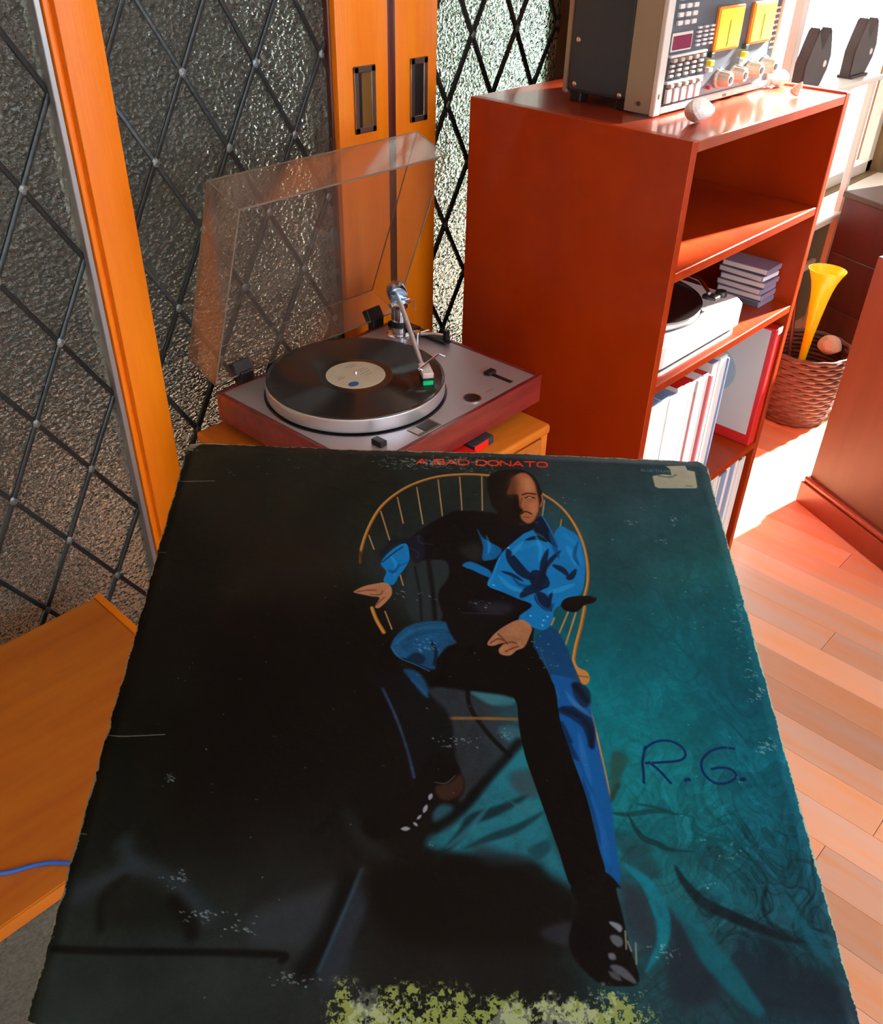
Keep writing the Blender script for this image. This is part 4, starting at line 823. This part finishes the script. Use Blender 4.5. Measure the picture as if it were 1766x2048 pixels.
line(zA([(1060, 640), (1150, 610), (1210, 640)]), 9, (34, 146, 208), 8, .5); line(zA([(1320, 560), (1390, 620), (1410, 720)]), 12, (30, 140, 204), 10, .5)
for q in ((903, 850), (1120, 1035), (1220, 1040), (1196, 1062), (1190, 1092), (990, 632)): line(zA([q, (q[0]+3, q[1]+2)]), 4.5, (150, 200, 235), 1.5, .9, False)
poly(zA([(1300, 970), (1345, 928), (1475, 920), (1510, 934), (1490, 962), (1440, 972), (1395, 1012), (1330, 1008)]), (18, 9, 8), 2)
line(zA([(1485, 926), (1502, 930)]), 3, (90, 80, 90), 2, .8, False)
for P, wd in (([(1080, 600), (1040, 640), (1010, 680)], 9), ([(1150, 560), (1180, 640), (1170, 720)], 8), ([(1330, 620), (1370, 680), (1390, 740)], 12), ([(930, 790), (1000, 860), (1080, 890)], 9), ([(1220, 900), (1300, 880), (1380, 850)], 10), ([(300, 680), (330, 730), (320, 800)], 7), ([(860, 560), (880, 620), (870, 670)], 6)): fold(zA(P), wd, (52, 158, 216), 3, .55)
for P, wd in (([(1010, 800), (1060, 850), (1120, 860)], 6), ([(1230, 540), (1260, 620), (1290, 700)], 9), ([(1400, 600), (1380, 680), (1410, 740)], 8), ([(1180, 980), (1230, 1000), (1260, 960)], 8), ([(280, 760), (320, 770), (350, 720)], 6)): fold(zA(P), wd, (8, 66, 112), 2.5, .75)
# hands
SK_, SKD = (186, 120, 82), (92, 48, 30)
poly(zA([(84, 885), (140, 856), (212, 840), (268, 834), (302, 862), (304, 905), (275, 945), (230, 985), (204, 975), (232, 925), (180, 915), (92, 897)]), SK_, 2, 1, tex=.2)
for P in ([(180, 905), (235, 905), (250, 885)], [(205, 972), (240, 940), (262, 920)], [(100, 890), (160, 880), (210, 880)]): line(zA(P), 3, SKD, 2, .8)
poly(zA([(866, 1200), (900, 1150), (960, 1100), (1040, 1060), (1090, 1064), (1130, 1105), (1115, 1160), (1085, 1220), (1040, 1240), (1000, 1270), (945, 1262), (935, 1230), (965, 1195), (900, 1212)]), SK_, 2, 1, tex=.2)
for P in ([(930, 1140), (960, 1170), (985, 1200)], [(960, 1200), (1010, 1190), (1040, 1200)], [(975, 1245), (1010, 1230), (1050, 1215)], [(885, 1195), (930, 1170), (960, 1180)]): line(zA(P), 4, SKD, 2, .85)
# head, turned to the viewer with one side in shade
HR = (24, 14, 11)
poly(zA([(862, 250), (880, 214), (930, 190), (1000, 180), (1080, 186), (1135, 215), (1170, 265), (1190, 330), (1182, 400), (1155, 470), (1110, 497), (1040, 490), (1000, 520), (930, 500), (925, 430), (895, 390), (878, 340)]), HR, 2)
poly(zA([(1010, 230), (1060, 200), (1105, 208), (1140, 250), (1158, 310), (1172, 375), (1165, 430), (1140, 478), (1105, 493), (1070, 470), (1062, 440), (1078, 420), (1058, 395), (1052, 350), (1040, 325), (985, 322), (1002, 268)]), (170, 98, 60), 5, 1, tex=.1)
poly(zA([(985, 225), (1030, 215), (1040, 330), (980, 330)]), (70, 36, 22), 14, .7); poly(zA([(1075, 235), (1120, 235), (1140, 300), (1090, 310)]), (206, 132, 88), 14, .7); poly(zA([(1110, 380), (1150, 370), (1160, 420), (1125, 440)]), (200, 124, 82), 10, .6)
line(zA([(1072, 328), (1105, 318), (1150, 324)]), 4.2, HR, 1.5); line(zA([(1090, 345), (1115, 338), (1145, 346)]), 4, (40, 20, 14), 1.5, .9); line(zA([(1108, 342), (1124, 342)]), 3, (210, 190, 180), 1.2, .7, False)
line(zA([(1070, 345), (1062, 385), (1072, 408)]), 4, (96, 48, 30), 3, .8); line(zA([(1066, 438), (1092, 424), (1128, 438)]), 4.4, HR, 1.6, .9); line(zA([(1078, 456), (1112, 458)]), 2.6, (96, 40, 32), 1.5, .9, False)
line(zA([(1186, 330), (1192, 360), (1180, 395)]), 5, (180, 104, 62), 2, .9)
# boots
poly(zB([(540, 400), (640, 400), (685, 450), (722, 560), (690, 630), (600, 650), (530, 720), (450, 790), (380, 812), (250, 852), (165, 780), (300, 660), (450, 540)]), (16, 11, 10), 4)
poly(zB([(560, 570), (640, 545), (700, 500), (716, 570), (680, 620), (600, 640)]), (62, 36, 28), 6, .9); line(zB([(560, 545), (620, 550), (670, 510)]), 2, (110, 90, 84), 1.5, .8)
for P, wd in (([(545, 605), (530, 640)], 6), ([(520, 665), (500, 710)], 6), ([(490, 720), (465, 745)], 4), ([(378, 796), (430, 794)], 6), ([(445, 760), (470, 780)], 4)): fold(zB(P), wd*1.4, (176, 172, 180), 2, .85)
poly(zB([(1290, 1110), (1400, 1050), (1480, 1030), (1555, 1110), (1532, 1120), (1570, 1270), (1600, 1420), (1655, 1610), (1560, 1640), (1420, 1610), (1280, 1430), (1320, 1200)]), (14, 10, 10), 3)
for P, wd, al in (([(1495, 1295), (1545, 1325), (1550, 1350)], 8, .8), ([(1500, 1370), (1540, 1400), (1545, 1430)], 13, .55), ([(1490, 1465), (1530, 1495)], 9, .6), ([(1500, 1530), (1560, 1560), (1640, 1625)], 11, .5), ([(1490, 1560), (1560, 1610)], 8, .4)): fold(zB(P), wd*1.5, (158, 162, 172), 3, al)
for P in ([(1580, 1345), (1586, 1440)], [(1592, 1400), (1612, 1450)], [(1636, 1410), (1640, 1520)]): line(zB(P), 4, (150, 142, 120), 1.6, .8, False)
# title in wide red capitals, small print, sticker remains, pen initials
GL = {'A': [[(0, 1), (.5, 0), (1, 1)], [(.22, .66), (.78, .66)]], 'B': [[(0, 0), (0, 1), (.8, 1), (1, .86), (.98, .62), (.8, .5), (0, .5)], [(.8, .5), (.92, .36), (.92, .12), (.75, 0), (0, 0)]], 'D': [[(0, 0), (0, 1), (.72, 1), (1, .75), (1, .25), (.72, 0), (0, 0)]],
      'O': [[(.25, 0), (.75, 0), (1, .25), (1, .75), (.75, 1), (.25, 1), (0, .75), (0, .25), (.25, 0)]], 'N': [[(0, 1), (0, 0), (1, 1), (1, 0)]], 'T': [[(0, 0), (1, 0)], [(.5, 0), (.5, 1)]], 'L': [[(0, 0), (0, 1), (1, 1)]], 'U': [[(0, 0), (0, .8), (.2, 1), (.8, 1), (1, .8), (1, 0)]], 'E': [[(1, 0), (0, 0), (0, 1), (1, 1)], [(0, .5), (.8, .5)]], 'H': [[(0, 0), (0, 1)], [(1, 0), (1, 1)], [(0, .5), (1, .5)]], 'M': [[(0, 1), (0, 0), (.5, .7), (1, 0), (1, 1)]]}
def text(s, p0, p1, h, wd, col, gap=.28, sp=1.0, al=1.):
    n = sum(sp if c == ' ' else 1+gap for c in s)-gap; u = 1/n; x = 0; p0, p1 = np.array(p0, float), np.array(p1, float); e = p1-p0; ee = e/np.hypot(*e); dn = np.array((-ee[1]*.2, 1.))*h
    for c in s:
        if c == ' ': x += sp*u; continue
        for st in GL[c]: line([tuple(p0+e*(x+a*u)+dn*b) for a, b in st], wd, col, 1.2, al, False)
        x += (1+gap)*u
text('A BAD DONATO', zA([(452, 112)])[0], zA([(1218, 138)])[0], 9.5, 5.2, (226, 44, 20), .22, .55)
text('BLUE THUMB', zE([(402, 164)])[0], zE([(566, 170)])[0], 4.2, 1.6, (120, 126, 128), .3, .6, .75)
poly(zE([(465, 203), (520, 192), (572, 196), (566, 165), (540, 146), (650, 142), (662, 168), (704, 176), (720, 262), (712, 269), (500, 270), (480, 260)]), (186, 172, 142), 2, .95, False, .15)
line(zE([(500, 200), (560, 208), (600, 195)]), 5, (70, 78, 76), 3, .7); line(zE([(655, 255), (690, 258)]), 3, (60, 66, 66), 2, .7, False)
PEN = (10, 34, 84)
for P in ([(425, 322), (410, 400), (416, 470), (418, 522)], [(418, 335), (480, 294), (560, 288), (625, 318), (652, 365), (618, 398), (520, 408), (430, 412)], [(445, 408), (500, 450), (568, 524)], [(925, 332), (860, 326), (790, 348), (742, 405), (758, 475), (820, 525), (890, 524), (938, 490), (915, 452), (860, 438), (800, 446)]):
    line(zC(P), 6.0, PEN, 1.4, .92)
for q in ((662, 508), (975, 505)): line(zC([(q[0]-6, q[1]+2), (q[0]+8, q[1]-2)]), 10, PEN, 1.6, .92, False)
# wear: rubbed specks, edge whitening, the flaking yellowed lower edge, creases
rr = random.Random(11)
def speck(x, y, s, col, al=.9):
    a = rr.uniform(0, 3.14); n = rr.randint(1, 3)
    for _ in range(n):
        ox, oy = rr.gauss(0, s*1.3), rr.gauss(0, s*.5); L_ = s*rr.uniform(.4, 1.8); line([(x+ox, y+oy), (x+ox+L_*math.cos(a*.3), y+oy+L_*.5*math.sin(a))], rr.uniform(1.2, 1.1+s*.7), col, 1.3, al*rr.uniform(.4, 1), False)
for (x, y, n, sx, sy, s) in ((830, 925, 60, 60, 9, 3.2), (900, 925, 50, 60, 9, 3), (960, 935, 26, 50, 14, 2.6), (730, 905, 10, 60, 12, 2.2), (1345, 1035, 8, 5, 9, 4), (1330, 1080, 6, 14, 5, 3), (1260, 1045, 5, 14, 5, 3), (1480, 1240, 24, 16, 60, 2.6), (1500, 1330, 20, 14, 50, 3), (1515, 1390, 12, 10, 14, 4), (1530, 1495, 18, 14, 18, 4), (1470, 1210, 8, 20, 30, 2.4), (960, 1205, 14, 40, 12, 2.6), (820, 1190, 10, 50, 10, 2.6), (1090, 1320, 14, 30, 40, 2.2), (850, 1290, 18, 20, 14, 3), (900, 1480, 20, 50, 12, 2.6), (1010, 1465, 12, 14, 10, 3),
                         (335, 1560, 8, 12, 10, 3), (360, 1755, 18, 26, 14, 2.6), (410, 1830, 22, 30, 12, 3), (480, 1855, 16, 30, 14, 3), (580, 1955, 20, 40, 12, 3), (1470, 1700, 14, 60, 24, 2.4), (1410, 1770, 7, 24, 10, 3), (1330, 1905, 14, 26, 20, 3), (1210, 1985, 20, 60, 10, 3), (1370, 1215, 20, 110, 120, 1.8), (900, 1350, 40, 260, 260, 1.5), (500, 1500, 26, 200, 330, 1.4), (1420, 1600, 20, 120, 200, 1.5), (1180, 1000, 26, 190, 50, 1.6), (540, 930, 16, 120, 25, 1.5)):
    for _ in range(n): speck(x+rr.gauss(0, sx*.6), y+rr.gauss(0, sy*.6), s*rr.uniform(.5, 1.1), (176, 190, 186), .62)
for _ in range(46): speck(rr.uniform(800, 1010), 922+rr.gauss(0, 5), 2.6, (190, 196, 140), .8)
ed = np.minimum(np.minimum(XX, NP-1-XX), np.minimum(YY, NP-1-YY)).astype(float)
wear = np.clip((N3*7+N2*6-4.0)-ed*.75, 0, 1); blend(0, NP, 0, NP, wear*.9, (188, 176, 140))
crn = np.minimum.reduce([np.hypot(XX-a, YY-b) for a in (0, NP) for b in (0, NP)]); wc = np.maximum(np.clip((26*(N2+.4)-crn)/6, 0, 1), np.clip((60*(N3+.1)-np.hypot(XX, YY*.6))/8, 0, 1)*.9); blend(0, NP, 0, NP, wc*.85, (186, 172, 134))
xs_ = sheet([(640, 1975), (1290, 1985)])[:, 0]; ys_ = sheet([(700, 1950), (900, 2015)])[:, 1]
env = np.clip((XX-xs_[0])/60, 0, 1)*np.clip((xs_[1]+30-XX)/90, 0, 1)*np.clip((YY-ys_[0]-14+30*(N1-.5)*4)/(ys_[1]-ys_[0]), 0, 1)
fl_ = np.clip((N3-.60+env*.22)*14, 0, 1)*np.clip(env*3, 0, 1); blend(0, NP, 0, NP, fl_*.9, (160, 168, 84))
fw = np.clip((N2-.62+env*.10)*16, 0, 1)*np.clip(env*2, 0, 1); blend(0, NP, 0, NP, fw*.5, (206, 210, 180))
for P, al in (([(205, 1470), (250, 1473), (330, 1470)], .7), ([(142, 1666), (170, 1668)], .9), ([(350, 962), (372, 964), (430, 963)], .8), ([(312, 1106), (332, 1107)], .6), ([(70, 1876), (104, 1873)], .7)): line(P, 2.0, (170, 165, 140), 1.2, al)
img += (np.random.default_rng(3).normal(0, 1, (NP, NP, 1))*3.2)
img = np.clip(img*np.array([.92, 1.0, 1.07])/255, 0, 1)
im = bpy.data.images.new('printed_cover', NP, NP, alpha=False); px_ = np.ones((NP, NP, 4), np.float32); px_[..., :3] = img[::-1]; im.pixels.foreach_set(px_.ravel()); im.pack()
mc = bpy.data.materials.new('printed_sleeve'); mc.use_nodes = True; nt = mc.node_tree; Nn = nt.nodes; Ll = nt.links; b = Nn['Principled BSDF']
ti = Nn.new('ShaderNodeTexImage'); ti.image = im; ti.extension = 'EXTEND'; Ll.new(ti.outputs[0], b.inputs['Base Color']); b.inputs['Roughness'].default_value = .42; b.inputs['Specular IOR Level'].default_value = .08
nz = Nn.new('ShaderNodeTexNoise'); nz.inputs['Scale'].default_value = 55; nz.inputs['Detail'].default_value = 5; uvn = Nn.new('ShaderNodeTexCoord'); Ll.new(uvn.outputs['UV'], nz.inputs[0])
bp = Nn.new('ShaderNodeBump'); bp.inputs['Strength'].default_value = .16; bp.inputs['Distance'].default_value = .002; Ll.new(nz.outputs['Fac'], bp.inputs['Height']); Ll.new(bp.outputs[0], b.inputs['Normal'])
# the sleeve itself: a 315 mm card square, 4 mm thick, slightly bowed, with worn cream edges
sx_, sy_ = S3[1]-S3[0], S3[2]-S3[0]; nrm = sy_.cross(sx_).normalized()
bm = bmesh.new(); uvl = bm.loops.layers.uv.new('UVMap'); K = 48; top, bot = {}, {}
def edge_in(u, v):      # small nicks and rounded corners along the outline
    jag = .0009*math.sin(u*90+v*70)*math.sin(u*37+1)*math.sin(v*41+2)
    du = (1 if u == 0 else -1 if u == 1 else 0)*(.0008+abs(jag)); dv = (1 if v == 0 else -1 if v == 1 else 0)*(.0008+abs(jag))
    if u in (0, 1) and v in (0, 1): du *= 3; dv *= 3
    return du, dv
for i in range(K+1):
    for j in range(K+1):
        u, v = i/K, j/K; du, dv = edge_in(u, v)
        base = S3[0]*(1-u)*(1-v)+S3[1]*u*(1-v)+S3[2]*(1-u)*v+S3[3]*u*v+sx_.normalized()*du+sy_.normalized()*dv
        h = .0009*math.sin(u*7+v*5)*math.sin(v*9-u*3); ring = -.0016*math.exp(-((math.hypot(u-.5, v-.5)-.47)/.012)**2)*0
        top[i, j] = bm.verts.new(base+nrm*(h)); bot[i, j] = bm.verts.new(base+nrm*(h-.0038))
if nrm.z < 0: raise RuntimeError('sleeve faces down')
for i in range(K):
    for j in range(K):
        f = bm.faces.new((top[i, j], top[i, j+1], top[i+1, j+1], top[i+1, j])); f.smooth = True
        for l, (a, b_) in zip(f.loops, ((i, j), (i, j+1), (i+1, j+1), (i+1, j))): l[uvl].uv = (a/K, 1-b_/K)
        g = bm.faces.new((bot[i, j], bot[i+1, j], bot[i+1, j+1], bot[i, j+1])); g.material_index = 1
for k in range(K):
    for q in ((top[k, 0], top[k+1, 0], bot[k+1, 0], bot[k, 0]), (top[k+1, K], top[k, K], bot[k, K], bot[k+1, K]), (top[0, k+1], top[0, k], bot[0, k], bot[0, k+1]), (top[K, k], top[K, k+1], bot[K, k+1], bot[K, k])):
        bm.faces.new(q).material_index = 1
me = bpy.data.meshes.new('record_sleeve'); bm.to_mesh(me); bm.free(); me.materials.append(mc); me.materials.append(MT['cream'])
o = bpy.data.objects.new('record_sleeve', me); C.objects.link(o)
tag(o, 'large worn record sleeve held in front, printed with a seated man in blue', 'record sleeve')

# ------------------------------------------------------------------ raise the whole layout so that the floor lies at z = 0
for o in list(sc.objects):
    if o.parent is None and o.type not in {'CAMERA', 'LIGHT'}: o.location.z += ZF
